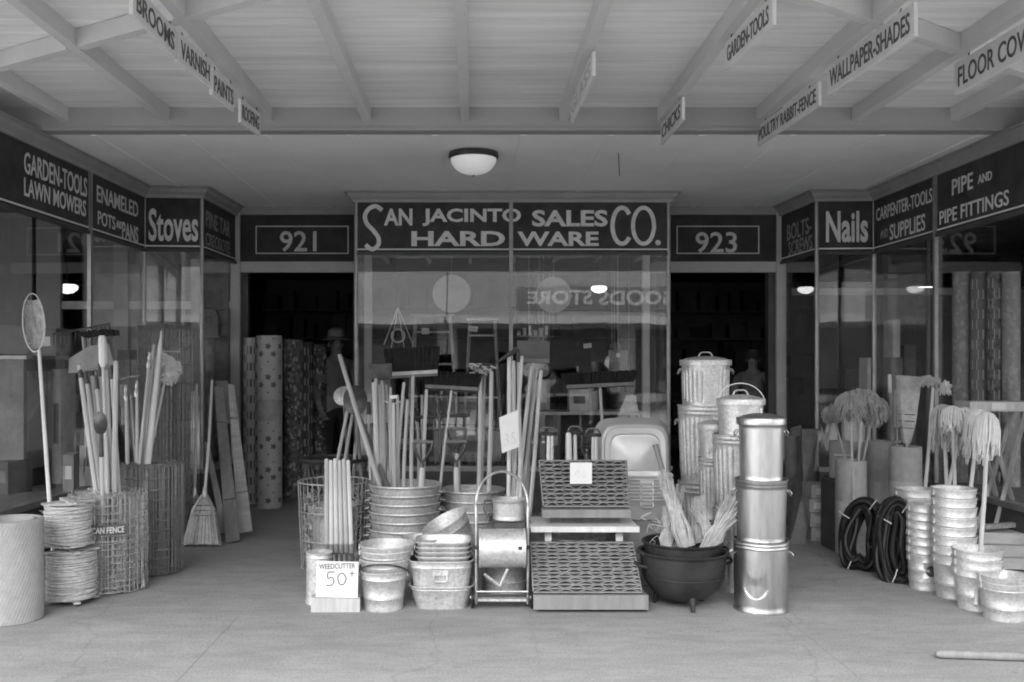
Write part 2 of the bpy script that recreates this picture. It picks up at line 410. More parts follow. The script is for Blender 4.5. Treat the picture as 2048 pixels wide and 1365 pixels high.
# hanging boards under the joists
def hang_sign(label, s, face, pxn, pyn, pxf, pyf, zt, zb, tw=.86, th=.62, m='black_paint'):
    """bottom edge from near pixel to far pixel at height zb; face +1 looks to +x, -1 to -x"""
    dn = (zb - H) * F / (PY - pyn); df = (zb - H) * F / (PY - pyf)
    a = Vector((X(pxn, dn), dn, 0)); b = Vector((X(pxf, df), df, 0)); L = (b - a).length
    c = (a + b) / 2; rz = math.atan2(b.y - a.y, b.x - a.x)
    t = thing('hanging_sign', label, 'sign', (c.x, c.y, zb), rz, 'lettered boards hanging from the canopy joists')
    MB().box(0, 0, (zt - zb) / 2, L, .018, zt - zb).build('board', 'hang_board', t, smooth=False)
    # local +x runs near -> far; the face towards +X world is local -y (rz ~ 90 deg)
    sd_ = -1 if face > 0 else 1
    text('lettering', s, (0, sd_ * .0095, (zt - zb) * .5), (1 if face > 0 else -1, 0, 0), (0, 0, 1), L * tw, (zt - zb) * th, m, t, world=False, bold=.012)
    for q in (-.36, .36):
        MB().tube([(q * L, 0, zt - zb - .005), (q * L + .012, 0, zt - zb + .012), (q * L, 0, 3.104 - zb)], .0035, 5).build('hook', 'steel_dark', t)
G = []
hang_sign('leftmost hanging board lettered BROOMS, nearest under the left joist', 'BROOMS', 1, 262, 28, 350, 120, 3.085, 2.94)
hang_sign('hanging board lettered VARNISH between the BROOMS and PAINTS boards', 'VARNISH', 1, 353, 123, 420, 178, 3.085, 2.935)
hang_sign('short hanging board lettered PAINTS next to the VARNISH board', 'PAINTS', 1, 422, 190, 466, 224, 3.08, 2.93)
hang_sign('smallest hanging board lettered ROOFING at the left end of the beam', 'ROOFING', 1, 479, 245, 518, 272, 3.08, 2.93)
hang_sign('narrow hanging board seen nearly edge on right of the ceiling lamp', 'GLASS', -1, 1188, 152, 1144, 246, 3.08, 2.95, m='ink_pale')
hang_sign('short hanging board lettered CHICKS above the center window corner', 'CHICKS', -1, 1367, 240, 1324, 290, 3.09, 2.945)
hang_sign('hanging board lettered GARDEN-TOOLS near the top edge of the view', 'GARDEN-TOOLS', -1, 1549, 50, 1452, 141, 3.08, 2.945)
hang_sign('long hanging board lettered POULTRY RABBIT-FENCE crossing the beam', 'POULTRY RABBIT-FENCE', -1, 1640, 211, 1517, 293, 3.085, 2.945, tw=.93)
hang_sign('largest hanging board lettered WALLPAPER-SHADES on the right', 'WALLPAPER-SHADES', -1, 1832, 73, 1657, 191, 3.085, 2.925, tw=.92)
hang_sign('rightmost hanging board lettered FLOOR COVERING at the photo edge', 'FLOOR COVERING', -1, 2150, 62, 1912, 191, 3.085, 2.91, tw=.92)

# ------------------------------------------------------------------ shop front
sf = thing('shop_front', 'recessed hardware store front with dark lettered sign bands above show windows', 'building', (0, 8.5, 0))
def pc(px, py):
    d = (SC - H) * F / (PY - py); return (X(px, d), d)
L0 = (-3.16, 5.9); A = (-3.05, 8.76); B = (-2.53, 8.80); Cc = (-2.49, 9.84)
R0 = (3.79, 5.9); A2 = (3.76, 8.95); B2 = (3.23, 8.98); C2 = (3.18, 9.84)
K0 = (-1.13, 9.03); K1 = (1.84, 9.03); K0b = (-1.10, 9.84); K1b = (1.80, 9.84)
YD = 9.84
def part(name, mb, m, smooth=False, parent=None, **k): return mb.build(name, m, parent or sf, world=True, smooth=smooth, **k)
# soffit panels and battens
xs = [-5.2, -4.0, -3.36, -2.72, -2.08, -1.5, -.9, -.285, .345, .97, 1.62, 2.26, 2.9, 3.6, 4.4, 5.6]
for i in range(len(xs) - 1):
    part('soffit_panel', MB().span(xs[i] + .003, xs[i + 1] - .003, YB1 + .002, YD + .15, SC + .001, SC + .02), 'soffit_paint')
for i, x in enumerate(xs[3:-2]):
    part('batten', MB().span(x - .022, x + .022, YB1 + .002, YD - .003, SC - .006, SC - .0005), 'soffit_paint')
part('upper_wall', MB().span(-8, 8, YB1 + .002, YB1 + .25, 3.27, 4.6), 'facade')
part('soffit_roof', MB().span(-8, 8, YB1 + .3, 20, 3.1, 3.2), 'interior_dark')

def offs(a, b, t):      # plan normal towards the street side (left of a->b is outside when walking left to right)
    d = Vector((b[0] - a[0], b[1] - a[1])); d.normalize(); return Vector((d.y, -d.x)) * t
def seg(a, b, off):
    o = offs(a, b, off); return ((a[0] + o.x, a[1] + o.y), (b[0] + o.x, b[1] + o.y))
Z0, Z1, ZL = .42, 2.44, 2.95
def bay(a, b, glass=True, cornice=True, line=True, mull=()):
    d = Vector((b[0] - a[0], b[1] - a[1])).normalized()
    s1 = (a[0] + d.x * .012, a[1] + d.y * .012); s2 = (b[0] - d.x * .012, b[1] - d.y * .012)
    p, q = seg(s1, s2, 0)
    part('sign_panel', MB().slab(p, q, Z1 + .03, ZL, .02), 'sign_dark')
    part('bulkhead', MB().slab(*seg(s1, s2, 0), 0, Z0 - .03, .05), 'bulkhead')
    part('window_sill', MB().slab(*seg(s1, s2, .005), Z0 - .028, Z0 + .015, .07), 'frame_metal')
    part('head_bar', MB().slab(*seg(s1, s2, .012), Z1, Z1 + .028, .03), 'frame_dark')
    if line: part('gold_line', MB().slab(*seg(s1, s2, .0125), Z1 + .05, Z1 + .062, .004), 'line_gold')
    if glass: part('window_pane', MB().slab(*seg(s1, s2, 0), Z0 + .016, Z1 - .001, .006), 'shop_glass')
    for u in mull:
        m_ = Vector(a) + (Vector(b) - Vector(a)) * u
        e1 = (m_.x - d.x * .018, m_.y - d.y * .018); e2 = (m_.x + d.x * .018, m_.y + d.y * .018)
        part('mullion', MB().slab(*seg(e1, e2, .016), Z0 + .02, ZL - .01, .03), 'frame_metal')
def cornice(pts):
    """moulding following the plan polyline, mitred"""
    prof = [(.012, ZL - .012), (.03, ZL - .01), (.035, ZL + .015), (.062, ZL + .04), (.075, ZL + .07), (.10, ZL + .075), (.10, SC - .004), (-.03, SC - .004), (-.03, ZL - .012)]
    n = len(pts); mb = MB(); vs = []; k = len(prof)
    for i in range(n):
        p = Vector(pts[i]); ns = []
        if i > 0: ns.append(offs(pts[i - 1], pts[i], 1))
        if i < n - 1: ns.append(offs(pts[i], pts[i + 1], 1))
        nn = sum(ns, Vector((0, 0))); nn.normalize(); nn = nn / nn.dot(ns[0])
        for (o, z) in prof: vs.append((p.x + nn.x * o, p.y + nn.y * o, z))
    fs = []
    for i in range(n - 1):
        for j in range(k): fs.append((i * k + j, (i + 1) * k + j, (i + 1) * k + (j + 1) % k, i * k + (j + 1) % k))
    mb.add(vs, fs); part('cornice', mb, 'trim_grey')
def corner(p, r=.02):
    part('corner_post', MB().lathe([(r, Z0), (r, ZL)], 10, cx=p[0], cy=p[1], capb=True, capt=True), 'frame_metal', smooth=True)
def um(px, a, b):      # fraction along plan line a-b seen at pixel column px
    k = (px - PX) / F
    return (k * a[1] - a[0]) / ((b[0] - a[0]) - k * (b[1] - a[1]))
uL = um(176, L0, A); uR = um(1875, A2, R0)
bay(L0, A, mull=(um(-40, L0, A), uL)); bay(A, B); bay(B, Cc)
bay(C2, B2); bay(B2, A2); bay(A2, R0, mull=(um(1815, A2, R0) * 0 + uR,))
bay(K0, K1, mull=(um(1022, K0, K1),)); bay(K0b, K0, line=False); bay(K1, K1b, line=False)
for p in (A, B, K0, K1, B2, A2): corner(p)
cornice([L0, A, B, Cc]); cornice([C2, B2, A2, R0]); cornice([K0b, K0, K1, K1b])
# lower part of front corners, street side of the building line
bay((-8, 5.9), (L0[0], 5.9), mull=(.45,)); bay((R0[0], 5.9), (8, 5.9), mull=(.55,))
corner(L0); corner(R0)

# doorways
def doorway(x0, x1, s, bx0, bx1):
    part('pilaster', MB().span(x0 - .02, x0 + .075, YD, YD + .12, 0, SC), 'trim_light')
    if x0 < 0: pass
    part('door_header', MB().span(x0 + .078, x1 - .005, YD + .01, YD + .1, 2.36, 2.47), 'trim_light')
    ts = part('transom_panel', MB().span(x0 + .078, x1 - .005, YD + .012, YD + .08, 2.473, 2.95), 'sign_dark')
    fr = MB()
    fx0, fx1, fz0, fz1 = bx0, bx1, 2.55, 2.84; yq = YD + .004
    for (a0, a1, b0, b1) in ((fx0, fx1, fz0, fz0 + .01), (fx0, fx1, fz1 - .01, fz1), (fx0, fx0 + .01, fz0 + .01, fz1 - .01), (fx1 - .01, fx1, fz0 + .01, fz1 - .01)):
        fr.span(a0, a1, yq, yq + .009, b0, b1)
    part('painted_border', fr, 'line_gold', parent=ts)
    text('lettering', s, ((X(596 if s == '921' else 1433, YD)), YD + .011, Z(483, YD)), (1, 0, 0), (0, 0, 1), .38 if s == '921' else .43, .215, 'letter', ts, bold=.012, ext=.004)
    part('door_trim', MB().span(x0 + .077, x1 - .005, YD + .005, YD + .06, 2.955, SC), 'trim_grey')
    part('door_jamb', MB().span(x0 + .079, x0 + .15, YD + .04, YD + .15, 0, 2.358), 'frame_dark')
    part('door_jamb', MB().span(x1 - .06, x1 - .006, YD + .04, YD + .15, 0, 2.358), 'frame_dark')
doorway(Cc[0] - .02, K0b[0] - .02, '921', X(511, YD), X(697, YD))
# right doorway mirrored: pilaster on its right side
xr0, xr1 = K1b[0] + .02, C2[0] + .02
part('pilaster', MB().span(xr1 - .075, xr1 + .02, YD, YD + .12, 0, SC), 'trim_light')
part('door_header', MB().span(xr0 + .005, xr1 - .078, YD + .01, YD + .1, 2.36, 2.47), 'trim_light')
ts = part('transom_panel', MB().span(xr0 + .005, xr1 - .078, YD + .012, YD + .08, 2.473, 2.95), 'sign_dark')
fr = MB(); fx0, fx1 = X(1342, YD) + .06, X(1519, YD)
for (a0, a1, b0, b1) in ((fx0, fx1, 2.55, 2.56), (fx0, fx1, 2.83, 2.84), (fx0, fx0 + .01, 2.56, 2.83), (fx1 - .01, fx1, 2.56, 2.83)): fr.span(a0, a1, YD + .004, YD + .011, b0, b1)
part('painted_border', fr, 'line_gold', parent=ts)
text('lettering', '923', (X(1433, YD), YD + .011, Z(485, YD)), (1, 0, 0), (0, 0, 1), .43, .215, 'letter', ts, bold=.012, ext=.004)
part('door_trim', MB().span(xr0 + .005, xr1 - .077, YD + .005, YD + .06, 2.955, SC), 'trim_grey')
part('door_jamb', MB().span(xr0 + .006, xr0 + .06, YD + .04, YD + .15, 0, 2.358), 'frame_dark')
part('door_jamb', MB().span(xr1 - .15, xr1 - .079, YD + .04, YD + .15, 0, 2.358), 'frame_dark')
# doors folded open into the shop
for (xd, sg) in ((-1.28, 1), (xr0 + .12, 1)):
    dd = part('door', MB().span(xd, xd + .045, YD + .16, YD + .95, .02, 2.33), 'frame_dark')

# lettering on the sign bands
def wall_text(s, a, b, px0, px1, pyt, pyb, m='letter', pref=None, bold=.012, off=.0145):
    """text between pixel columns px0..px1 on the plan line a-b; its height is read at column pref"""
    u0, u1 = um(px0, a, b), um(px1, a, b)
    p0 = Vector(a) + (Vector(b) - Vector(a)) * u0; p1 = Vector(a) + (Vector(b) - Vector(a)) * u1
    pr = Vector(a) + (Vector(b) - Vector(a)) * um(pref if pref is not None else (px0 + px1) / 2, a, b)
    zt, zb = Z(pyt, pr.y), Z(pyb, pr.y)
    o = offs(a, b, off); r = Vector((p1.x - p0.x, p1.y - p0.y, 0))
    c = Vector(((p0.x + p1.x) / 2 + o.x, (p0.y + p1.y) / 2 + o.y, (zt + zb) / 2))
    text('lettering', s, c, r, (0, 0, 1), r.length, zt - zb, m, sf, bold=bold, ext=.002)
wall_text('GARDEN-TOOLS', L0, A, 44, 170, 304, 348, pref=48)
wall_text('LAWN MOWERS', L0, A, 44, 168, 356, 393, pref=48)
wall_text('ENAMELED', L0, A, 190, 273, 371, 404, pref=192)
wall_text('POTS', L0, A, 192, 227, 422, 450, pref=194)
wall_text('AND', L0, A, 229, 240, 441, 456, pref=231)
wall_text('PANS', L0, A, 241, 273, 444, 478, pref=243)
wall_text('Stoves', A, B, 298, 397, 418, 484, bold=.02)
wall_text('PINE TAR', B, Cc, 409, 457, 422, 455, m='letter_old', pref=412)
wall_text('CREOSOTE', B, Cc, 408, 457, 466, 492, m='letter_old', pref=412)
wall_text('AN', K0, K1, 768, 825, 418, 452, bold=.03)
wall_text('JACINTO', K0, K1, 845, 1042, 418, 453, bold=.03)
wall_text('SALES', K0, K1, 1064, 1215, 421, 454, bold=.03)
wall_text('HARD', K0, K1, 823, 1010, 463, 493, bold=.03)
wall_text('WARE', K0, K1, 1035, 1197, 464, 493, bold=.03)
def stroke(pts, wpx, closed=False):
    d = K0[1] - .0145
    q = [P(a, b, d) for a, b in pts]; q = smooth_pts(q, 6, closed)
    mb = MB(); ribbon(mb, q, wpx * d / F, (0, -1, 0), .002, closed); part('lettering', mb, 'letter')
stroke([(764, 421), (752, 413), (738, 418), (730, 432), (734, 448), (747, 462), (757, 477), (756, 491), (744, 499), (731, 490)], 8.5)
def arc(cx, cy, a, b, t0, t1, n=14): return [(cx + a * math.cos(R(t0 + (t1 - t0) * i / (n - 1))), cy - b * math.sin(R(t0 + (t1 - t0) * i / (n - 1)))) for i in range(n)]
stroke(arc(1244, 452, 19, 36, 40, 320), 8.5)
stroke(arc(1287, 452, 21, 36, 0, 347, 14), 8, True)
stroke([(1313, 486), (1316, 489), (1319, 486), (1316, 483)], 5, True)
wall_text('BOLTS-', C2, B2, 1577, 1626, 434, 468, m='letter_old', pref=1622)
wall_text('SCREWS', C2, B2, 1580, 1628, 470, 500, m='letter_old', pref=1624)
wall_text('Nails', B2, A2, 1651, 1735, 423, 486, bold=.025)
wall_text('CARPENTER-TOOLS', A2, R0, 1756, 1868, 377, 406, pref=1864, bold=.01)
wall_text('AND', A2, R0, 1764, 1779, 461, 478, pref=1766, m='letter_old')
wall_text('SUPPLIES', A2, R0, 1783, 1854, 428, 462, pref=1850)
wall_text('PIPE', A2, R0, 1908, 1950, 345, 378, pref=1948)
wall_text('AND', A2, R0, 1960, 1988, 342, 360, pref=1985)
wall_text('PIPE FITTINGS', A2, R0, 1883, 2022, 394, 424, pref=1974)

# flush dome lamp under the soffit
lx, ly = X(947, 7.35), 7.35
t = thing('ceiling_lamp', 'opal glass dome lamp with a dark rim under the soffit', 'lamp', (lx, ly, SC - .004))
MB().lathe([(.0, 0), (.19, 0), (.195, -.03), (.185, -.045), (.175, -.045)], 40).build('rim', 'steel_dark', t)
MB().lathe([(.178, -.045), (.172, -.075), (.15, -.11), (.11, -.142), (.06, -.16), (.001, -.165)], 40).build('globe', 'opal', t)
MB().lathe([(.001, -.166), (.008, -.168), (.006, -.18), (.001, -.185)], 10).build('finial', 'steel_dark', t)

part('loose_wire', MB().tube(smooth_pts([P(1228, 274, 7.0), P(1236, 300, 7.3), P(1238, 330, 7.6), P(1239, 352, 7.9)], 4), .004, 4), 'wire_dark', smooth=True)
# ------------------------------------------------------------------ shop interior
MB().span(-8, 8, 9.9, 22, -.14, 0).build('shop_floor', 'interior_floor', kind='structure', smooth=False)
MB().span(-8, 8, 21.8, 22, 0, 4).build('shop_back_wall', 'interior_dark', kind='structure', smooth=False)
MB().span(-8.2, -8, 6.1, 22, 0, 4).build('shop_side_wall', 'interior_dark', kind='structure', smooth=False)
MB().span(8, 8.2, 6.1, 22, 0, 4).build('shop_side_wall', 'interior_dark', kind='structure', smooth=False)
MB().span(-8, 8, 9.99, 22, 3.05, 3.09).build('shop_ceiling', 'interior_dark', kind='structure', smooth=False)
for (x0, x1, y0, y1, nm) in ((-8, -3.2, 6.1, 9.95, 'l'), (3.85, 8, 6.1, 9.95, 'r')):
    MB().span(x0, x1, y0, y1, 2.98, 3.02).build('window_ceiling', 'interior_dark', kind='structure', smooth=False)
# raised window floors and their back partitions
dz = .43
part('display_floor', MB().span(K0[0] + .04, K1[0] - .04, 9.07, 10.6, dz - .05, dz), 'box_mid')
part('display_floor', MB().add([(-8, 6.1, dz), (-3.2, 6.1, dz), (-3.09, 8.8, dz), (-2.57, 8.84, dz), (-2.53, 9.84, dz), (-8, 9.84, dz)], [(0, 1, 2, 3, 4, 5)]), 'box_mid')
part('display_floor', MB().add([(8, 6.1, dz), (3.84, 6.1, dz), (3.80, 8.99, dz), (3.27, 9.02, dz), (3.22, 9.84, dz), (8, 9.84, dz)], [(5, 4, 3, 2, 1, 0)]), 'box_mid')
part('display_ceiling', MB().span(K0[0] + .04, K1[0] - .04, 9.07, 10.0, 2.97, 3.0), 'soffit_paint')
# left and right window backs: boarded partition with a rail
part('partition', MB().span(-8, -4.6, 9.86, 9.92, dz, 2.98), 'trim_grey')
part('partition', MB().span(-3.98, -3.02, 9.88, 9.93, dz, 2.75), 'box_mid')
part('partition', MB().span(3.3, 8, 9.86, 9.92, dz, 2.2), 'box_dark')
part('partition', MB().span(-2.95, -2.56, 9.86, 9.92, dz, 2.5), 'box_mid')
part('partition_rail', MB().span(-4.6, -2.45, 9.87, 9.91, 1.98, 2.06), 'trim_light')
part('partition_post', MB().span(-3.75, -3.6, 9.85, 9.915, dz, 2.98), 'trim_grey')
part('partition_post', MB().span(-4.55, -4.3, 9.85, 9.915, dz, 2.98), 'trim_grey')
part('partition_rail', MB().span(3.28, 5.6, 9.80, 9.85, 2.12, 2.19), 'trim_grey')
part('window_post', MB().span(X(1285, 9.4), X(1299, 9.4), 9.38, 9.45, dz, 2.96), 'trim_light')
part('window_post', MB().span(X(729, 9.3), X(744, 9.3), 9.28, 9.34, dz, 2.96), 'trim_grey')

def pendant(label, px, py, d, wd):
    r = wd / 2 * d / F
    c = P(px, py, d)
    t = thing('pendant_lamp', label, 'lamp', (c.x, c.y, c.z), 0, 'lit lamps inside the shop')
    k = r / .16
    MB().lathe([(.001, .07 * k), (.13 * k, .07 * k), (.16 * k, .045 * k), (.155 * k, 0), (.09 * k, -.05 * k), (.001, -.07 * k)], 20).build('shade', 'lamp_lit', t)
    MB().tube([(0, 0, .07 * k), (0, 0, 3.04 - c.z)], .006, 5).build('stem', 'steel_dark', t)
pendant('lit bowl lamp glowing behind the left show window', 134, 579, 12.5, 42)
pendant('lit bowl lamp glowing behind the center show window', 1198, 580, 12.5, 32)
pendant('lit bowl lamp half hidden behind the mullion of the right window', 1852, 582, 12.5, 34)
pendant('small bare lit bulb seen low in the right window', 1848, 632, 15.0, 15)

# shelving with stock, dimly seen deep in the shop
def shelving(label, x0, x1, yq, nz, mseed, group):
    t = thing('wall_shelving', label, 'shelves', ((x0 + x1) / 2, yq, 0), 0, group)
    rr = random.Random(mseed)
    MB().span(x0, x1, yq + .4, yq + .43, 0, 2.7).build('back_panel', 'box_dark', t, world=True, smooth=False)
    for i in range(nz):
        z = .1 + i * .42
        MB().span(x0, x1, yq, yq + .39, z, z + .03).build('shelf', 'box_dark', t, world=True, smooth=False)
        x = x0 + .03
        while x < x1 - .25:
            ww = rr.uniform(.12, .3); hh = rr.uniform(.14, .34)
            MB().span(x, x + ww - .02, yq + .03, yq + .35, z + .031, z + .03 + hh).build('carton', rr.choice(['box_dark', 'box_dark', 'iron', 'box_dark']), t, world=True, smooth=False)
            x += ww + rr.uniform(0, .06)
shelving('dim stock shelves deep inside the left doorway', -3.2, -1.2, 14.2, 6, 1, 'stock shelves inside the shop')
shelving('dim stock shelves deep inside the right doorway', 2.0, 5.2, 14.6, 6, 2, 'stock shelves inside the shop')
shelving('dim stock shelves seen behind the center window goods', -1.1, 1.9, 13.4, 6, 3, 'stock shelves inside the shop')
# ------------------------------------------------------------------ builders for the goods
def orient(root, B, T, twist=0.):
    z = (Vector(T) - Vector(B)); L = z.length; z.normalize()
    x = Vector((1, 0, 0)); x = (x - z * x.dot(z)).normalized(); y = z.cross(x)
    m = Matrix((x, y, z)).transposed().to_4x4() @ Matrix.Rotation(twist, 4, 'Z')
    root.matrix_world = Matrix.Translation(Vector(B)) @ m
    root.location = Vector(B)
    return L
def tool(name, label, cat, top, bot, z0, group=None, twist=0.):
    """top=(px,py,d) bot=(px,py,d): a stick through both points, run down to height z0. Returns root, length"""
    T = P(*top); B = P(*bot); d = T - B
    B = B + d * ((z0 - B.z) / d.z)
    t = thing(name, label, cat, B, 0, group)
    return t, orient(t, B, T, twist)
def handle(t, L, r=.014, m='wood', a=0., name='handle', taper=True):
    bx, by = rnd.uniform(-.006, .006), rnd.uniform(-.006, .006)
    pts = [(0, 0, a), (bx, by, a + (L - a) * .3), (bx * 1.3, by * 1.3, a + (L - a) * .55), (bx * .3, by * .3, a + (L - a) * .9), (0, 0, L - .004), (0, 0, L)]
    return MB().tube(pts, [r, r * 1.04, r * 1.0, r * .93, r * .85, r * .5], 8).build(name, m, t)

def rim_pts(r): return r
def can(name, label, cat, x, y, z, r0, r1, h, m='galv', group=None, fl=0, lid=False, bail=False, ears=True, rotz=0., nest=True, beads=2, dent=None, openr=None, n=48, handle_r=.045):
    t = thing(name, label, cat, (x, y, z), rotz, group)
    def rr(zz): return r0 + (r1 - r0) * zz / h
    prof = [(.001, .012), (r0 * .93, .012), (r0 * .95, 0), (r0 + .003, 0), (r0 + .004, .012), (rr(.02), .02)]
    zt = h - .012
    lo, hi = .06 * h + .02, h * .84
    steps = 14 if (fl or dent) else 5
    for i in range(steps + 1): prof.append((rr(lo + (hi - lo) * i / steps), lo + (hi - lo) * i / steps))
    for b in range(beads):
        zb = h * .88 + b * h * .05
        prof += [(rr(zb) - .0, zb), (rr(zb) + .004, zb + .005), (rr(zb), zb + .011)]
    prof += [(rr(zt), zt), (rr(h) + .005, zt + .002), (rr(h) + .006, h - .003), (rr(h) + .002, h), (rr(h) - .003, h - .003)]
    if not lid: prof += [(rr(h * .7) - .004, h * .7), (r0 - .004, .03), (.001, .028)]
    def rf(r, zz, th):
        if fl and lo + .01 < zz < hi - .005 and r > r0 * .9:
            e = min(1, (zz - lo) / .03, (hi - zz) / .03); s_ = math.sin(th * fl)
            r = r + .010 * e * (abs(math.sin(th * fl / 2)) ** .5 - .75) * (0 if abs(math.sin(th / 2 + R(45))) < .16 else 1)
        if dent:
            dt, dzz, amp, wa, wz = dent
            u = ((th - dt + math.pi) % (2 * math.pi) - math.pi) / wa; v = (zz - dzz) / wz; vc = -.75 + .9 * u * u      # folded in above a sharp curved crease
            if abs(u) < 1:
                if v > vc: r -= amp * (1 - u * u) * max(0, 1 - (v - vc) / 1.5)
                else: r -= amp * (1 - u * u) * max(0, 1 - (vc - v) / .16)
        return r
    nn = fl * 8 if fl else (96 if dent else n)
    if dent:   # more rings for the dent
        extra = [(rr(lo + (hi - lo) * i / 70), lo + (hi - lo) * i / 70) for i in range(71)]
        k = [i for i, p in enumerate(prof) if p[1] == lo][0]
        prof = prof[:k] + extra + prof[k + steps + 1:]
    MB().lathe(prof, nn, rf).build('body', m, t)
    if ears:
        for sx in (-1, 1):
            zc = h * .80; rc = rr(zc)
            MB().tube([(sx * (rc + .001), -.03, zc + .01), (sx * (rc + .012), -.034, zc + .004), (sx * (rc + .024), -.03, zc - .012), (sx * (rc + .03), 0, zc - .03), (sx * (rc + .024), .03, zc - .012), (sx * (rc + .012), .034, zc + .004), (sx * (rc + .001), .03, zc + .01)], .0035, 5).build('side_handle', m, t)
    if lid:
        lz = h
        ld = MB().lathe([(rr(h) + .012, lz - .035), (rr(h) + .014, lz - .002), (rr(h) + .010, lz + .004), (rr(h) * .9, lz + .008), (rr(h) * .85, lz + .014), (rr(h) * .4, lz + .026), (.001, lz + .03)], n).build('lid', m, t)
        MB().tube([(-handle_r, 0, lz + .022), (-handle_r, 0, lz + .032), (-handle_r * .8, 0, lz + .05), (-handle_r * .5, 0, lz + .056), (handle_r * .5, 0, lz + .056), (handle_r * .8, 0, lz + .05), (handle_r, 0, lz + .032), (handle_r, 0, lz + .022)], .005, 6).build('lid_handle', m, ld)
    if bail:
        b = [(math.cos(R(a)) * (rr(h) + .016), 0, h * .85 + math.sin(R(a)) * bail) for a in range(0, 181, 12)]
        MB().tube(b, .004, 5).build('bail', m, t)
    return t

def superr(a, b, n=5):
    def f(r, z, th):
        c, s = abs(math.cos(th)) ** n, abs(math.sin(th)) ** n
        k = (c / a ** n + s / b ** n) ** (-1 / n)
        return r * k
    return f
def rect_tub(label, x, y, z, a, b, h, taper=.84, m='galv_dull', group=None, rotz=0., drop=True, cat='tub', tilt=None, name='washtub'):
    t = thing(name, label, cat, (x, y, z), rotz, group)
    if tilt is not None: t.rotation_euler = tilt
    q = taper
    prof = [(.001, .004), (q * .96, .004), (q, 0), (q * 1.01, .012), (q + (1 - q) * .5, h * .5), (q + (1 - q) * .82, h * .8), (q + (1 - q) * .83 + .02, h * .83), (q + (1 - q) * .86, h * .86), (1, h - .012), (1.035, h - .01), (1.045, h - .003), (1.03, h), (.985, h - .004), (q + (1 - q) * .5 - .02, h * .5), (q - .02, .014), (.001, .012)]
    MB().lathe(prof, 56, superr(a, b, 4)).build('body', m, t)
    if drop:
        yy = -b * (q + (1 - q) * .75) - .004
        MB().box(0, yy - .001, h * .72, .09, .006, .028).build('handle_plate', m, t, smooth=False)
        MB().tube([(-.035, yy - .006, h * .72), (-.04, yy - .012, h * .6), (-.03, yy - .013, h * .52), (.03, yy - .013, h * .52), (.04, yy - .012, h * .6), (.035, yy - .006, h * .72)], .004, 6).build('drop_handle', m, t)
    return t

def washtub(label, x, y, z, r, h, group, rotz=0., m='galv_dull'):
    t = thing('washtub', label, 'tub', (x, y, z), rotz, group)
    q = .82
    prof = [(.001, .012), (r * q * .95, .012), (r * q * .97, 0), (r * q, 0), (r * (q + .01), .015), (r * (q + (1 - q) * .55), h * .55), (r * (q + (1 - q) * .56) + .004, h * .57), (r * (q + (1 - q) * .58), h * .59), (r * .985, h - .018), (r * 1.0 + .004, h - .016), (r + .009, h - .008), (r + .006, h), (r - .001, h - .006), (r * (q + (1 - q) * .5) - .004, h * .5), (r * q - .006, .02), (.001, .018)]
    MB().lathe(prof, 56).build('body', m, t)
    for sx in (-1, 1):
        MB().tube([(sx * r * .99, -.05, h * .82), (sx * (r + .02), -.045, h * .80), (sx * (r + .035), 0, h * .76), (sx * (r + .02), .045, h * .80), (sx * r * .99, .05, h * .82)], .005, 6).build('side_handle', m, t)
    return t

def wire_roll(name, label, x, y, r, h, m, layers=3, nv=34, nr=9, tw=.0022, group=None, seed=1, cat='fence roll'):
    t = thing(name, label, cat, (x, y, 0), 0, group); rr = random.Random(seed)
    mv = MB(); mh = MB()
    for l in range(layers):
        rl = r - l * .022 - rr.uniform(0, .004)
        ph = rr.uniform(0, 6)
        for i in range(nv):
            a = ph + 2 * math.pi * i / nv + rr.uniform(-.03, .03); dr = rr.uniform(-.008, .006)
            ra = rl + dr; lean = rr.uniform(-.03, .03)
            mv.tube([(ra * math.cos(a), ra * math.sin(a), .01 + rr.uniform(0, .012)), ((ra + rr.uniform(-.006, .008)) * math.cos(a + lean * .5), (ra + rr.uniform(-.006, .008)) * math.sin(a + lean * .5), h * .5), (ra * math.cos(a + lean), ra * math.sin(a + lean), h + rr.uniform(-.012, .012))], tw, 4)
        for k in range(nr):
            zk = .02 + (h - .03) * (k / (nr - 1)) ** 1.15 + rr.uniform(-.004, .004)
            pts = []
            for i in range(30):
                a = 2 * math.pi * i / 30; ra = rl + .003 + rr.uniform(-.005, .005)
                pts.append((ra * math.cos(a), ra * math.sin(a), zk + rr.uniform(-.006, .006)))
            mh.tube(pts, tw * 1.15, 4, closed=True)
    mv.build('stay_wire', m, t, kind='stuff'); mh.build('line_wire', m, t, kind='stuff')
    # spiral ends of the roll on top
    sp = MB()
    for k in range(9):
        ra = r * (1 - .07 * k); pts = [((ra + rr.uniform(-.012, .012)) * math.cos(2 * math.pi * i / 26), (ra + rr.uniform(-.012, .012)) * math.sin(2 * math.pi * i / 26), h + rr.uniform(-.012, .014)) for i in range(26)]
        sp.tube(pts, tw, 4, closed=True)
    sp.build('end_wire', m, t, kind='stuff')
    return t

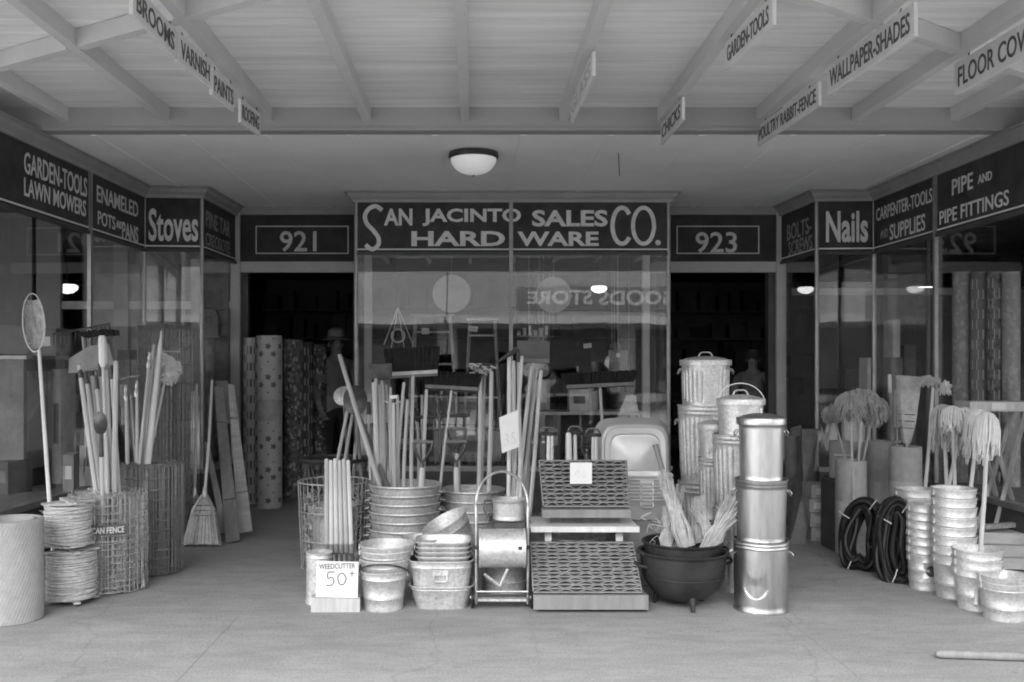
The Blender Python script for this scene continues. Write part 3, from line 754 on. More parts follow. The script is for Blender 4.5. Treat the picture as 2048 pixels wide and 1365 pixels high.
def cotton_mop(label, top, bot, z0, group, headl=.26, headr=.10, n=70, m='cotton', seed=1, flat=.8, name='mop', hm='wood', over=0.):
    """mop standing on its handle end, yarn falling down over the top"""
    t, L = tool(name, label, 'mop', top, bot, z0, group); rr = random.Random(seed)
    handle(t, L - .03, .0125, hm)
    zl = L
    core = MB().lathe([(.001, zl - headl * .75), (headr * .45, zl - headl * .72), (headr * .5, zl - headl * .5), (headr * .6, zl - headl * .25), (headr * .5, zl - .045), (headr * .3, zl - .014), (.001, zl - .008)], 16, lambda r, z, th: (r * math.cos(th), r * flat * math.sin(th)))
    hd = core.build('mop_head', m, t)
    s = MB()
    for i in range(int(n * 1.6)):
        a = rr.uniform(0, 2 * math.pi); k = rr.uniform(.6, 1.12); e = rr.uniform(.8, 1.08); sw = rr.uniform(-.25, .25)
        def q(rad, z, da): return (rad * k * math.cos(a + da), rad * k * flat * math.sin(a + da), zl - z * e)
        s.tube([q(.01, -.006, 0), q(headr * .45, .006, 0), q(headr * .8, headl * .14, sw * .2), q(headr * .98, headl * .38, sw * .4), q(headr * 1.0, headl * .65, sw * .7), q(headr * rr.uniform(.7, 1.15), headl * rr.uniform(.75, 1.18), sw + rr.uniform(-.2, .2))], [.0048, .0052, .0052, .005, .005, .0035], 5)
    s.build('yarn', m, hd, kind='stuff')
    return t

def push_broom(label, top, bot, z0, wd, hb, hy=.06, up=True, m='bristle', blockm='wood_mid', tilt=0., seed=3, group=None, r=.0125):
    t, L = tool('push_broom', label, 'broom', top, bot, z0, group, 0); rr = random.Random(seed)
    handle(t, L, r, 'wood')
    rot = Matrix.Rotation(tilt, 3, 'Y')
    bk = MB().box(0, 0, L + .012, wd * .9, hy, .026, rot).build('block', blockm, t, smooth=False)
    mb = MB(); nx = int(wd / .009)
    for i in range(nx):
        for j in range(5):
            u = (i + .5) / nx * 2 - 1; v = (j - 2) / 2
            b = Vector((u * wd * .44, v * hy * .4, .024)); tp = Vector((u * wd * .5 + rr.uniform(-.008, .008), v * hy * .62 + rr.uniform(-.01, .01), .024 + hb + rr.uniform(-.008, .006)))
            b = rot @ b; tp = rot @ tp; mb.tube([b + Vector((0, 0, L)), (b + tp) / 2 + Vector((0, 0, L)), tp + Vector((0, 0, L))], [.007, .011, .007], 4)
    mb.build('bristles', m, t, kind='stuff')
    core = MB(); core.box(0, 0, L + .02 + hb * .45, wd * .9, hy * .9, hb * .86, rot); core.build('bristle_mass', m, bk, smooth=False)
    return t

def dgrip(t, L, m='steel_dark', gm='wood_dark', w=.062, h=.125):
    """D grip on the top of a shaft"""
    for s_ in (-1, 1):
        MB().tube(smooth_pts([(0, 0, L - h - .02), (s_ * .012, 0, L - h), (s_ * w * .75, 0, L - h * .55), (s_ * w, 0, L - h * .25), (s_ * w, 0, L)], 3), .010, 6).build('grip_arm', m, t)
    MB().tube([(-w * 1.1, 0, L), (w * 1.1, 0, L)], .012, 8).build('grip', gm, t)
    MB().tube([(0, 0, L - h - .16), (0, 0, L - h - .02)], [.017, .0155], 8).build('socket', m, t)

def bucket(label, x, y, z, r0, r1, h, group=None, m='galv', rot=None, bail=None, cat='bucket', n=40, ears=True):
    t = thing('bucket', label, cat, (x, y, z), 0, group)
    if rot is not None: t.rotation_euler = rot
    def rr(zz): return r0 + (r1 - r0) * zz / h
    prof = [(.001, .01), (r0 * .94, .01), (r0 * .95, 0), (r0 + .002, 0), (r0 + .004, .008), (rr(.02), .018), (rr(h * .30), h * .30), (rr(h * .32) + .003, h * .32), (rr(h * .34), h * .34), (rr(h * .36) + .003, h * .36), (rr(h * .38), h * .38), (rr(h * .78), h * .78), (rr(h * .8) + .003, h * .8), (rr(h * .82), h * .82), (r1, h - .01), (r1 + .005, h - .008), (r1 + .005, h - .001), (r1, h), (r1 - .004, h - .004), (r0 - .003, .02), (.001, .018)]
    MB().lathe(prof, n).build('body', m, t)
    if ears:
        for s_ in (-1, 1): MB().box(s_ * (rr(h * .9) + .006), 0, h * .9, .008, .03, .03).build('ear', m, t, smooth=False)
    if bail is not None:     # angle of the bail from upright, degrees (positive falls to the front)
        A_ = R(bail); q = []
        for a in range(0, 181, 15):
            u = math.cos(R(a)) * (r1 + .012); v = math.sin(R(a)) * (r1 + .03)
            q.append((u, -v * math.sin(A_), h * .9 + v * math.cos(A_)))
        MB().tube(q, .0045, 6).build('bail', 'steel_dark', t)
    return t

def corn_broom(label, base, toph, bw=.36, bh=.42, group=None, up=False, seed=5, z0=0., m='corn'):
    """broom standing on its bristles (up=False) or on its handle with bristles up"""
    rr = random.Random(seed)
    if not up:
        B = P(*base); B.z = 0; T = P(*toph)
        t = thing('corn_broom', label, 'broom', B, 0, group); L = orient(t, B, T)
        handle(t, L, .012, 'wood', a=bh * .95)
        z_b, z_n = 0.01, bh
    else:
        t, L = tool('corn_broom', label, 'broom', toph, base, z0, group)
        handle(t, L - bh, .012, 'wood'); z_b, z_n = L, L - bh
    mb = MB()
    for i in range(260):
        u = rr.uniform(-1, 1); v = rr.uniform(-1, 1)
        n0 = (u * .02, v * .018, z_n)
        nm = (u * bw * .30, v * .03, z_n + (z_b - z_n) * .3)
        e = (u * bw * .5 + rr.uniform(-.006, .006), v * .035, z_b + (z_n - z_b) * rr.uniform(0, .03))
        mb.tube([n0, nm, e], [.0035, .0045, .003], 3)
    bh_ = mb.build('straw', m, t, kind='stuff')
    cr = MB(); zz = [z_n, z_n + (z_b - z_n) * .3, z_n + (z_b - z_n) * .97]; ww = [.02, bw * .29, bw * .48]; dd = [.016, .026, .03]
    vs = []
    for z_, w_, d_ in zip(zz, ww, dd): vs += [(-w_, -d_, z_), (w_, -d_, z_), (w_, d_, z_), (-w_, d_, z_)]
    fs = [(i * 4 + j, i * 4 + (j + 1) % 4, (i + 1) * 4 + (j + 1) % 4, (i + 1) * 4 + j) for i in range(2) for j in range(4)] + [(3, 2, 1, 0), (8, 9, 10, 11)]
    cr.add(vs, fs); cr.build('straw_core', m, t, smooth=False)
    for k, f in enumerate((.22, .32, .42)):
        z_ = z_n + (z_b - z_n) * f; w_ = .02 + (bw * .5 - .02) * (f / .3 * .58 if f < .3 else .58 + (f - .3) * .55)
        MB().ring(0, 0, z_, w_ * 1.02, .003, 24, 5, ry=.036).build('stitching', 'ink', t)
    MB().tube([(0, 0, z_n - (.02 if not up else -.02)), (0, 0, z_n + (.06 if not up else -.06))], [.024, .015], 8).build('neck_wire', 'steel', t)
    return t

def garden_head(t, L, kind):
    if kind == 'hoe':
        MB().tube(smooth_pts([(0, 0, L - .02), (0, 0, L + .05), (0, -.03, L + .085), (0, -.07, L + .075)], 3), .006, 6).build('neck', 'steel_dark', t)
        MB().box(0, -.10, L + .05, .16, .004, .10, Matrix.Rotation(R(25), 3, 'X')).build('blade', 'steel_dark', t, smooth=False)
    elif kind == 'ferrule':
        MB().tube([(0, 0, L - .09), (0, 0, L + .0)], [.0165, .012], 8).build('ferrule', 'steel_dark', t)
    elif kind == 'rake':
        MB().tube([(0, 0, L - .02), (0, 0, L + .04)], .009, 6).build('neck', 'steel_dark', t)
        hd = MB().tube([(-.19, 0, L + .045), (.19, 0, L + .045)], .008, 6).build('rake_bar', 'steel_dark', t)
        for i in range(14):
            x = -.185 + i * .37 / 13
            MB().tube([(x, 0, L + .045), (x, -.01, L - .005), (x, -.02, L - .04)], [.004, .004, .002], 4).build('tine', 'steel_dark', hd)

def billet(x0, x1, y0, y1, z0, z1, name, label, cat, m, group=None, rotz=0.):
    cx, cy = (x0 + x1) / 2, (y0 + y1) / 2
    t = thing(name, label, cat, (cx, cy, z0), rotz, group); return t

def carton(label, px0, px1, pyt, pyb, d, dep, m='box_light', cat='box', group=None, z0=None, name='carton', rotz=0., flap=True):
    xa, xb = X(px0, d), X(px1, d); za, zb = Z(pyb, d), Z(pyt, d)
    if z0 is not None: za = z0
    t = thing(name, label, cat, ((xa + xb) / 2, d + dep / 2, za), rotz, group)
    w_, h_ = xb - xa, zb - za
    MB().span(-w_ / 2, w_ / 2, -dep / 2, dep / 2, 0, h_).build('box', m, t, smooth=False)
    if flap:
        MB().span(-w_ / 2 + .002, w_ / 2 - .002, -.02, .02, h_ + .0005, h_ + .0025).build('tape', 'box_mid' if m != 'box_mid' else 'box_light', t, smooth=False)
        MB().span(-w_ * .3, w_ * .3, -dep / 2 - .0022, -dep / 2 - .0004, h_ * .35, h_ * .7).build('paper_label', 'card' if m == 'box_mid' else 'box_mid', t, smooth=False)
    return t
ORD = ['first', 'second', 'third', 'fourth', 'fifth', 'sixth', 'seventh', 'eighth', 'ninth', 'tenth', 'eleventh', 'twelfth']

def solve_r(px0, px1, d): return (px1 - px0) / 2 * d / F

# ================================================================== LEFT GROUP
# netting roll cut by the left edge
t = thing('screen_roll', 'pale roll of fine wire cloth standing at the far left edge', 'wire roll', (X(20, 5.24), 5.24, 0))
pr = [(.001, .002), (.17, .002), (.171, .28), (.169, .55), (.150, .552), (.149, .5), (.13, .5), (.13, .549), (.115, .549), (.114, .4), (.001, .4)]
MB().lathe(pr, 40).build('roll_body', 'fibre', t)
s = MB()
for i in range(60):
    a0 = i / 60 * 2 * math.pi
    s.tube([(.1715 * math.cos(a0 + k * .16), .1715 * math.sin(a0 + k * .16), .003 + k * .068) for k in range(9)], .0018, 3)
s.build('woven_wire', 'fibre', t, kind='stuff')

# spools of barbed wire
def spool(label, x, y, z, r, h, seed):
    t = thing('barbed_wire_spool', label, 'wire spool', (x, y, z), 0, 'spools of barbed wire'); rr = random.Random(seed)
    MB().lathe([(.001, .02), (r * .93, .02), (r * .95, h * .5), (r * .93, h - .02), (.04, h - .018), (.001, h - .018)], 28).build('winding_core', 'fibre', t)
    s = MB(); n = 34
    for k in range(n):
        zc = .022 + (h - .044) * k / (n - 1); tl = rr.uniform(-.016, .016); ph = rr.uniform(0, 6)
        pts = [((r * .965 + rr.uniform(-.004, .005)) * math.cos(2 * math.pi * i / 26), (r * .965 + rr.uniform(-.004, .005)) * math.sin(2 * math.pi * i / 26), zc + tl * math.sin(2 * math.pi * i / 26 + ph) + rr.uniform(-.002, .002)) for i in range(26)]
        s.tube(pts, .0034, 4, closed=True)
        for q in range(7):
            a = rr.uniform(0, 2 * math.pi); p = Vector((r * math.cos(a), r * math.sin(a), zc + tl * math.sin(a + ph)))
            e = Vector((rr.uniform(-.01, .01), rr.uniform(-.01, .01), rr.uniform(-.012, .012))) + Vector((math.cos(a), math.sin(a), 0)) * .008
            s.tube([p - e * .6, p + e], .0013, 3)
    for k in range(6):
        rk = r * (.35 + .1 * k); s.ring(0, 0, h - .014 + rr.uniform(0, .006), rk, .003, 22, 4)
    s.build('wire_winding', 'rope', t, kind='stuff')
    for zq in (.006, h - .006):
        for k in (0, 1):
            MB().box(0, 0, zq + (.006 if k else -.0), r * 2.16, .035, .011, Matrix.Rotation(R(35 + 90 * k), 3, 'Z')).build('end_slat', 'wood_mid', t, smooth=False)
    return t
spool('lower barbed wire spool standing on the pavement by the left edge', X(143, 5.6), 5.6, .012, .142, .30, 1)
spool('upper barbed wire spool stacked on top of the lower one', X(136, 5.6), 5.6, .335, .134, .262, 2)
spool('barbed wire spool half hidden behind the two stacked spools', X(172, 5.85), 5.98, .34, .1, .27, 3)
t_ = thing('crate', 'low crate hidden behind the stacked wire spools', 'crate', (X(172, 5.85), 5.98, 0))
MB().span(-.1, .1, -.1, .1, 0, .325).build('box', 'crate', t_, smooth=False)

f1 = wire_roll('fence_roll', 'bright fence roll with printed paper band holding a bundle of handles', X(216, 5.95), 5.95, .232, .60, 'wire', 5, 44, 15, seed=11)
# paper band round the front roll
b = MB(); ra = .24
prv = []; nseg = 14
for i in range(nseg + 1):
    a = R(-90 - 38 + 86 * i / nseg); prv += [(ra * math.cos(a), ra * math.sin(a), .372), (ra * math.cos(a), ra * math.sin(a), .432)]
b.add(prv, [(2 * i, 2 * i + 2, 2 * i + 3, 2 * i + 1) for i in range(nseg)])
band = b.build('paper_band', 'box_dark', f1)
tx = text('lettering', 'RICAN FENCE', (.0, 0, .402), (1, 0, 0), (0, 0, 1), .215, .038, 'card', band, world=False, bold=.02)
for v in tx.data.vertices:
    a = R(-90) + (v.co.x + .075) / .24; k = .2412 - v.co.y; v.co.x = k * math.cos(a); v.co.y = k * math.sin(a)
MB().ring(0, 0, .33, .239, .003, 30, 5).build('tie_wire', 'wire', f1)
f2 = wire_roll('fence_roll', 'dark fence roll behind the bright one with long tools leaning in it', X(302, 6.42), 6.42, .205, .73, 'wire_dark', 5, 52, 12, seed=12, tw=.0024)
f3 = wire_roll('fence_roll', 'tallest dark fence roll standing by the left show window', X(330, 7.45), 7.45, .2, 1.70, 'wire_dark', 4, 44, 14, seed=13, tw=.0026)

# bundle of handles in the front fence roll
bun = [(158, 730, 192, 974, .016, 'ferrule'), (171, 742, 200, 974, .0145, 'ferrule'), (182, 726, 208, 974, .014, 'ferrule'), (191, 752, 212, 974, .013, 'ferrule'), (199, 727, 214, 974, .0135, 'ferrule'), (212, 724, 226, 974, .013, None), (232, 722, 231, 974, .0175, None), (222, 732, 236, 974, .013, 'ferrule')]
for i, (a, b_, c_, e_, r_, k) in enumerate(bun):
    t, L = tool('tool_handle', '%s light wooden handle from the left in the front fence roll' % ORD[i], 'handle', (a, b_, 6.1 + (i % 3) * .05), (c_, e_, 5.95 + (i % 3) * .05), .02, 'handles in the front fence roll')
    handle(t, L, r_, 'wood' if i not in (2, 4) else 'wood_mid')
    if k: garden_head(t, L, k)
t, L = tool('scythe_brush', 'thick pale roofing brush with a dark bristle head above the front fence roll', 'brush', (204, 672, 6.0), (214, 974, 5.9), .02)
handle(t, L - .2, .012, 'wood'); MB().tube([(0, 0, L - .2), (0, 0, L - .17), (0, 0, L - .03), (0, 0, L)], [.014, .026, .026, .02], 8).build('thick_grip', 'wood', t)
hb = MB()
for i in range(80):
    u = rnd.uniform(-1, 1); hb.tube([(u * .1, rnd.uniform(-.025, .025), L), (u * .13 - .02, rnd.uniform(-.03, .03), L + .022 + rnd.uniform(0, .02) * (1 - u * u))], .007, 4)
hb.build('bristles', 'bristle', t, kind='stuff')
# spade with an oval bowl, bowl upwards
t, L = tool('spoon_shovel', 'long spoon shovel with a polished dark oval bowl in front of the handles', 'shovel', (202, 868, 5.72), (204, 975, 5.76), .1)
handle(t, L - .14, .015, 'wood'); MB().tube([(0, 0, L - .14), (0, 0, L)], [.016, .01], 8).build('socket', 'steel_dark', t)
mb = MB(); vs = []; fs = []; na, nr_ = 20, 5
for k in range(nr_ + 1):
    q = k / nr_
    for j in range(na):
        a = 2 * math.pi * j / na; vs.append((.043 * q * math.cos(a), -.006 - .02 * (1 - q * q), L + .066 + .072 * q * math.sin(a)))
for k in range(nr_):
    for j in range(na): fs.append((k * na + j, k * na + (j + 1) % na, (k + 1) * na + (j + 1) % na, (k + 1) * na + j))
mb.add(vs, fs); mb.build('bowl', 'steel_dark', t)
# garden rake heads and grey sheet-metal scoop above the bundle
t, L = tool('garden_rake', 'garden rake with downward dark tines rising behind the handles', 'rake', (165, 672, 6.25), (205, 975, 6.1), .02, None)
handle(t, L, .012, 'wood_mid'); garden_head(t, L, 'rake')
t, L = tool('scoop_shovel', 'wide grey square scoop shovel held above the handle bundle', 'shovel', (190, 742, 6.2), (206, 975, 6.05), .02)
handle(t, L, .012, 'wood_mid')
MB().add([(-.16, .0, L), (.145, 0, L - .01), (.10, .02, L + .17), (-.02, .02, L + .165), (-.155, .012, L + .1), (-.16, -.03, L), (.145, -.03, L - .01), (.10, -.02, L + .17), (-.02, -.02, L + .165), (-.155, -.02, L + .1)], [(0, 1, 2, 3, 4), (9, 8, 7, 6, 5), (0, 5, 6, 1), (1, 6, 7, 2), (2, 7, 8, 3), (3, 8, 9, 4), (4, 9, 5, 0)]).build('scoop_blade', 'box_mid', t, smooth=False)

# landing net
t, L = tool('landing_net', 'long handled oval wire net leaning at the far left', 'net', (78, 700, 6.0), (100, 1012, 5.78), .02)
handle(t, L, .0125, 'wood')
cx_, cz_, ra, rb = -.022, L + .185, .068, .195
hoop = MB().tube([(cx_ + ra * math.cos(2 * math.pi * i / 32), 0, cz_ + rb * math.sin(2 * math.pi * i / 32)) for i in range(32)], .0045, 5, closed=True).build('hoop', 'wire', t)
s = MB()
for k in range(-17, 18):
    for sg in (-1, 1):
        pts = []
        for j in range(13):
            v = -1 + 2 * j / 12; u = k / 11 + sg * v * .6
            if u * u + v * v < .98:
                dp = .07 * math.sqrt(max(0, 1 - u * u - v * v)); pts.append((cx_ + u * ra, dp + rnd.uniform(-.002, .002), cz_ + v * rb))
        if len(pts) > 1: s.tube(pts, .0022, 3)
s.build('netting', 'wire', hoop, kind='stuff')

# long tools standing in the rear fence roll
for i, (a, b_, c_, e_, r_) in enumerate([(252, 770, 256, 915, .014), (274, 762, 272, 915, .012), (300, 705, 281, 915, .011)]):
    t, L = tool('tool_handle', '%s thin handle from the left in the dark fence roll' % ORD[i], 'handle', (a, b_, 6.6), (c_, e_, 6.45), .02, 'handles in the dark fence roll')
    handle(t, L, r_, 'wood')
    MB().tube([(0, 0, L - .12), (0, 0, L - .09), (0, 0, L - .06), (0, 0, L - .03)], [.012, .02, .012, .016], 8).build('ferrule', 'steel', t)
t, L = tool('long_pole', 'long pale pole with a pointed tip leaning in the dark fence roll', 'pole', (323, 662, 6.6), (297, 915, 6.35), .02)
MB().tube([(0, 0, 0), (0, 0, L * .6), (0, 0, L - .12), (0, 0, L)], [.022, .02, .016, .004], 10).build('shaft', 'wood', t)
t, L = tool('long_pole', 'darker second pole just left of the pointed pale one', 'pole', (308, 690, 6.75), (288, 915, 6.5), .02)
MB().tube([(0, 0, 0), (0, 0, L)], [.02, .013], 10).build('shaft', 'wood_mid', t)
def wool_head(mb, c, a, b, n, rr, ln=.05, w=.005):
    for i in range(n):
        v = Vector((rr.gauss(0, 1), rr.gauss(0, 1), rr.gauss(0, 1))).normalized()
        p = Vector((c[0] + v.x * a * .75, c[1] + v.y * a * .6, c[2] + v.z * b * .75)); e = p + Vector((v.x * ln, v.y * ln * .8, v.z * ln - .015)) + Vector((rr.uniform(-.01, .01), 0, rr.uniform(-.01, .01)))
        mb.tube([p, (p + e) / 2 + Vector((rr.uniform(-.006, .006), 0, rr.uniform(-.006, .006))), e], [w, w * 1.25, w * .8], 4)
def blob(mb, c, a, b, dd=.7):
    mb.lathe([(.001, -b), (a * .5, -b * .87), (a * .87, -b * .5), (a, 0), (a * .87, b * .5), (a * .5, b * .87), (.001, b)], 16, lambda r, z, th: (r * math.cos(th), r * dd * math.sin(th)), c[0], c[1], c[2])
t, L = tool('wool_duster', 'fluffy pale wool duster head beside the pointed pole', 'duster', (335, 735, 6.75), (300, 915, 6.5), .02)
handle(t, L, .01, 'wood_mid'); rr = random.Random(4)
mb = MB(); pts = [(-.075, 0, L + .02), (-.05, 0, L + .06), (.0, 0, L + .04), (.055, 0, L + .0), (.03, 0, L - .06)]
for p in pts: wool_head(mb, p, .05, .055, 150, rr, .018, .004); blob(mb, p, .045, .05)
mb.build('wool_head', 'cotton', t, kind='stuff')
# leaf rake fans
for nm, tp, bt, wid, lab in (('leaf_rake', (322, 745, 7.0), (296, 915, 6.6), .22, 'widest fan shaped leaf rake spread against the window'), ('leaf_rake', (262, 790, 7.0), (270, 915, 6.6), .13, 'narrow dark leaf rake standing left of the pointed pole')):
    t, L = tool(nm, lab, 'rake', tp, bt, .02); handle(t, L, .012, 'wood_mid')
    for i in range(15):
        u = -1 + 2 * i / 14
        MB().tube(smooth_pts([(u * .012, 0, L), (u * wid * .5, 0, L + .17), (u * wid, .0, L + .33 - .03 * u * u), (u * wid * 1.03, -.035, L + .345 - .03 * u * u)], 2), .0025, 4).build('tine', 'wire_dark', t)
    MB().tube([(-wid * .55, 0, L + .18), (0, 0, L + .19), (wid * .55, 0, L + .18)], .004, 5).build('crossbar', 'wire', t)

# ordinary brooms and boards beside the left doorway
corn_broom('corn broom standing on its straw beside the leaning boards', (403, 1098, 7.3), (424, 760, 7.6), .285, .40, 'brooms by the left doorway', seed=5)
corn_broom('half hidden corn broom just behind the front one', (388, 1075, 7.55), (393, 768, 7.8), .2, .36, 'brooms by the left doorway', seed=6)
def lean_board(label, top0, top1, bot0, bot1, dt, db, name='ironing_board', cat='board', m='board_grey', th=.022, cleat=True):
    a = [P(top0[0], top0[1], dt), P(top1[0], top1[1], dt), P(bot1[0], bot1[1], db), P(bot0[0], bot0[1], db)]
    zmin = min(a[2].z, a[3].z)
    o = (a[2] + a[3]) / 2; t = thing(name, label, cat, o, 0)
    n = (a[1] - a[0]).cross(a[3] - a[0]).normalized() * th
    if n.y < 0: n = -n
    v = [q - o for q in a] + [q + n - o for q in a]
    MB().add(v, [(0, 1, 2, 3), (7, 6, 5, 4), (0, 4, 5, 1), (1, 5, 6, 2), (2, 6, 7, 3), (3, 7, 4, 0)]).build('plank', m, t, smooth=False)
    if cleat:
        for f in (.25, .75):
            p0 = a[0] + (a[3] - a[0]) * f - o; p1 = a[1] + (a[2] - a[1]) * f - o
            MB().tube([p0 - n * .5, p1 - n * .5], .012, 4).build('cleat', m, t, smooth=False)
    return t
lean_board('long tapered board leaning nearest the broom', (428, 772), (446, 776), (452, 1086), (480, 1080), 8.4, 7.45)
lean_board('wide tapered board leaning against the left pilaster', (456, 768), (468, 770), (476, 1066), (505, 1062), 8.6, 7.75, m='crate')
lean_board('short narrow board leaning low behind the broom', (409, 886), (417, 886), (442, 1068), (458, 1064), 7.9, 7.6, cleat=False)
lean_board('upper grey board showing between the two long boards', (430, 762), (455, 762), (452, 850), (470, 846), 8.9, 8.75, cleat=False, m='board_grey')

# floor covering rolls in the left doorway
def lino(label, px, d, r, h, m, flowers=False, checks=False, spots=False, tape=None, name='linoleum_roll', z0=0):
    t = thing(name, label, 'linoleum roll', (X(px, d), d, z0), 0, 'floor covering rolls on end')
    MB().lathe([(.001, 0), (r, 0), (r, h), (r * .93, h), (r * .93, h - .01), (r * .86, h - .01), (r * .86, h), (r * .8, h), (r * .8, h - .2), (.001, h - .2)], 28).build('roll', m, t)
    pm = MB(); rr = random.Random(int(px))
    def patch(a, z, wa, hz, n=10, dr=.0012, rr_=None):
        c = []
        for j in range(n):
            th = 2 * math.pi * j / n; k = 1 if rr_ is None else (1 + .28 * math.cos(5 * th))
            aa = a + wa * k * math.cos(th) / r; c.append(((r + dr) * math.cos(aa), (r + dr) * math.sin(aa), z + hz * k * math.sin(th)))
        cen = ((r + dr) * math.cos(a), (r + dr) * math.sin(a), z)
        pm.add(c + [cen], [(j, (j + 1) % n, n) for j in range(n)])
    if flowers:
        for col, a in enumerate((-90 - 62, -90 - 28, -90 + 6, -90 + 30, -90 + 64)):
            k = 0; z = .08 + .075 * (col % 2)
            while z < h - .03:
                if (k + col) % 2 == 0: patch(R(a), z, .026, .026, 20, rr_=1)
                else: patch(R(a), z, .009, .009, 8)
                z += .15; k += 1
    if checks:
        z = .03; k = 0
        while z < h - .08:
            for c in range(-3, 4):
                if (k + c) % 2 == 0: a = R(-90) + c * .085 / r; pm.add([((r + .0012) * math.cos(a + q), (r + .0012) * math.sin(a + q), z + zz) for q, zz in ((-.04 / r, 0), (0, 0), (.04 / r, 0), (.04 / r, .08), (0, .08), (-.04 / r, .08))], [(0, 1, 4, 5), (1, 2, 3, 4)])
            z += .082; k += 1
    if spots:
        for i in range(150): patch(R(-90) + rr.uniform(-1.4, 1.4), rr.uniform(.02, h - .03), rr.uniform(.004, .018), rr.uniform(.006, .03), 6)
    if pm.v: pm.build('printed_pattern', 'ink' if m in ('lino_white', 'box_light') else 'box_light', t, kind='stuff')
    if tape is not None: MB().lathe([(r + .0025, tape[0]), (r + .0025, tape[1])], 28).build('paper_wrap', 'box_mid', t)
    return t
lino('pale linoleum roll printed with dark flowers in the left doorway', 539, 9.35, .125, Z(672, 9.35), 'lino_white', flowers=True, tape=(Z(842, 9.35), Z(800, 9.35)))
lino('black and white checkered linoleum roll behind the flowered one', 506, 9.62, .095, Z(676, 9.62), 'lino_white', checks=True)
lino('dark speckled linoleum roll right of the flowered one', 587, 9.9 + .2, .105, Z(680, 10.1), 'lino_dark', spots=True)
lino('linoleum roll with pale square blocks in the left doorway', 612, 10.3, .08, Z(685, 10.3), 'box_dark', checks=True)
lino('dim patterned linoleum roll with a pale printed top in the left doorway', 638, 10.6, .09, Z(690, 10.6), 'lino_dark', spots=True, tape=(1.2, 1.3))
# ================================================================== CENTER GROUP
# wire baskets
def wire_basket(label, x, y, r, h, m, rimr, nv=26, nr=3, tw=.0028, z=0, diag=False, group='open wire baskets'):
    t = thing('wire_basket', label, 'basket', (x, y, z), 0, group)
    s = MB()
    for i in range(nv):
        a = 2 * math.pi * i / nv
        s.tube([(r * .9 * math.cos(a), r * .9 * math.sin(a), .01), (r * math.cos(a), r * math.sin(a), h)], tw, 4)
    if diag:
        for i in range(30):
            for sg in (-1, 1):
                a = 2 * math.pi * i / 30
                s.tube([((r * .97) * math.cos(a + sg * k * .1), (r * .97) * math.sin(a + sg * k * .1), h * (.0 + k / 10)) for k in range(11)], tw * .7, 3)
    s.build('stay_wire', m, t, kind='stuff')
    for k in range(nr + 1):
        z_ = .015 + (h - .015) * k / nr; rk = r * (.9 + .1 * z_ / h)
        MB().ring(0, 0, z_, rk + .002, tw * 1.4 if k < nr else rimr, 36, 6).build('hoop', m, t)
    return t
wb = wire_basket('open wire basket with a thin pale top hoop behind the weed cutters', X(668, 6.55), 6.55, .245, .60, 'wire', .005, 34, 3, diag=False)
wire_basket('wire basket with a heavy dark rim behind the pale one', X(669, 7.05), 7.05, .238, .70, 'steel_dark', .017, 26, 3, diag=True)
t = thing('wash_bucket', 'bright rimmed galvanised tub standing inside the pale wire basket', 'tub', (X(668, 6.55), 6.55, .02))
MB().lathe([(.001, 0), (.15, 0), (.158, .2), (.175, .40), (.18, .41), (.175, .42), (.168, .41), (.15, .1), (.001, .1)], 40).build('body', 'galv', t)
s_ = MB()
for i in range(520):
    a = rnd.uniform(0, 6.28); z = rnd.uniform(.02, .5); q = rnd.uniform(.182, .205)
    s_.tube([(q * math.cos(a), q * math.sin(a), z), (q * 1.02 * math.cos(a + .12), q * 1.02 * math.sin(a + .12), z + rnd.uniform(-.03, .03)), (q * math.cos(a + .2), q * math.sin(a + .2), z + rnd.uniform(-.03, .03))], .0028, 4)
s_.build('crumpled_netting', 'wire', t, kind='stuff')

# weed cutters, their card and block
for i in range(6):
    tp = 653 + i * 8.6
    t, L = tool('weed_cutter', '%s weed cutter from the left leaning behind the 50 cent card' % ORD[i], 'weed cutter', (tp, 919 + (i % 2) * 3, 6.12), (653 + i * 10.2, 1134, 5.62), .06, 'six weed cutters in a row')
    zc = L * .30
    MB().tube([(0, 0, zc), (0, 0, L * .6), (0, 0, L - .003), (0, 0, L)], [.0125, .014, .0135, .006], 8).build('handle', 'wood', t)
    MB().tube([(0, 0, zc - .01), (0, 0, zc + .05)], .0145, 8).build('ferrule', 'steel', t)
    MB().box(0, 0, zc * .5, .018, .006, zc).build('iron_shank', 'steel_dark', t, smooth=False)
    MB().box(0, -.03, .006, .05, .09, .006, Matrix.Rotation(R(-10), 3, 'X')).build('cutter_blade', 'steel_dark', t, smooth=False)
xa, xb = X(623, 5.40), X(720, 5.40)
t = thing('wood_block', 'short pale wooden block under the 50 cent price card', 'block', ((xa + xb) / 2, 5.42, 0), R(1.5))
MB().span(-(xb - xa) / 2, (xb - xa) / 2, -.045, .045, 0, .082).build('block', 'wood_mid', t, smooth=False)
t = thing('price_card', 'large white price card lettered WEEDCUTTER 50 cents', 'price card', (X(674, 5.36), 5.365, .084), R(1))
cw, ch = .236, .205
MB().box(0, .004, ch / 2, cw, .003, ch, Matrix.Rotation(R(1.6), 3, 'Y')).build('card', 'card', t, smooth=False)
text('lettering', 'WEEDCUTTER', (0, .0020, ch * .87), (1, 0, .02), (0, 0, 1), .205, .03, 'ink', t, world=False, bold=.012, ext=.0008)
def ink(pts, w_, cl=False, par=None, m='ink'):
    mb = MB(); ribbon(mb, smooth_pts([Vector((p[0], .0022, p[1])) for p in pts], 5, cl), w_, (0, -1, 0), .0006, cl); mb.build('lettering', m, par or t)
ink([(-.015, .145), (-.05, .142), (-.052, .11), (-.03, .115), (-.018, .095), (-.03, .072), (-.062, .070)], .006)
ink([(.005, .12), (.03, .138), (.05, .11), (.035, .075), (.012, .08)], .006, True)
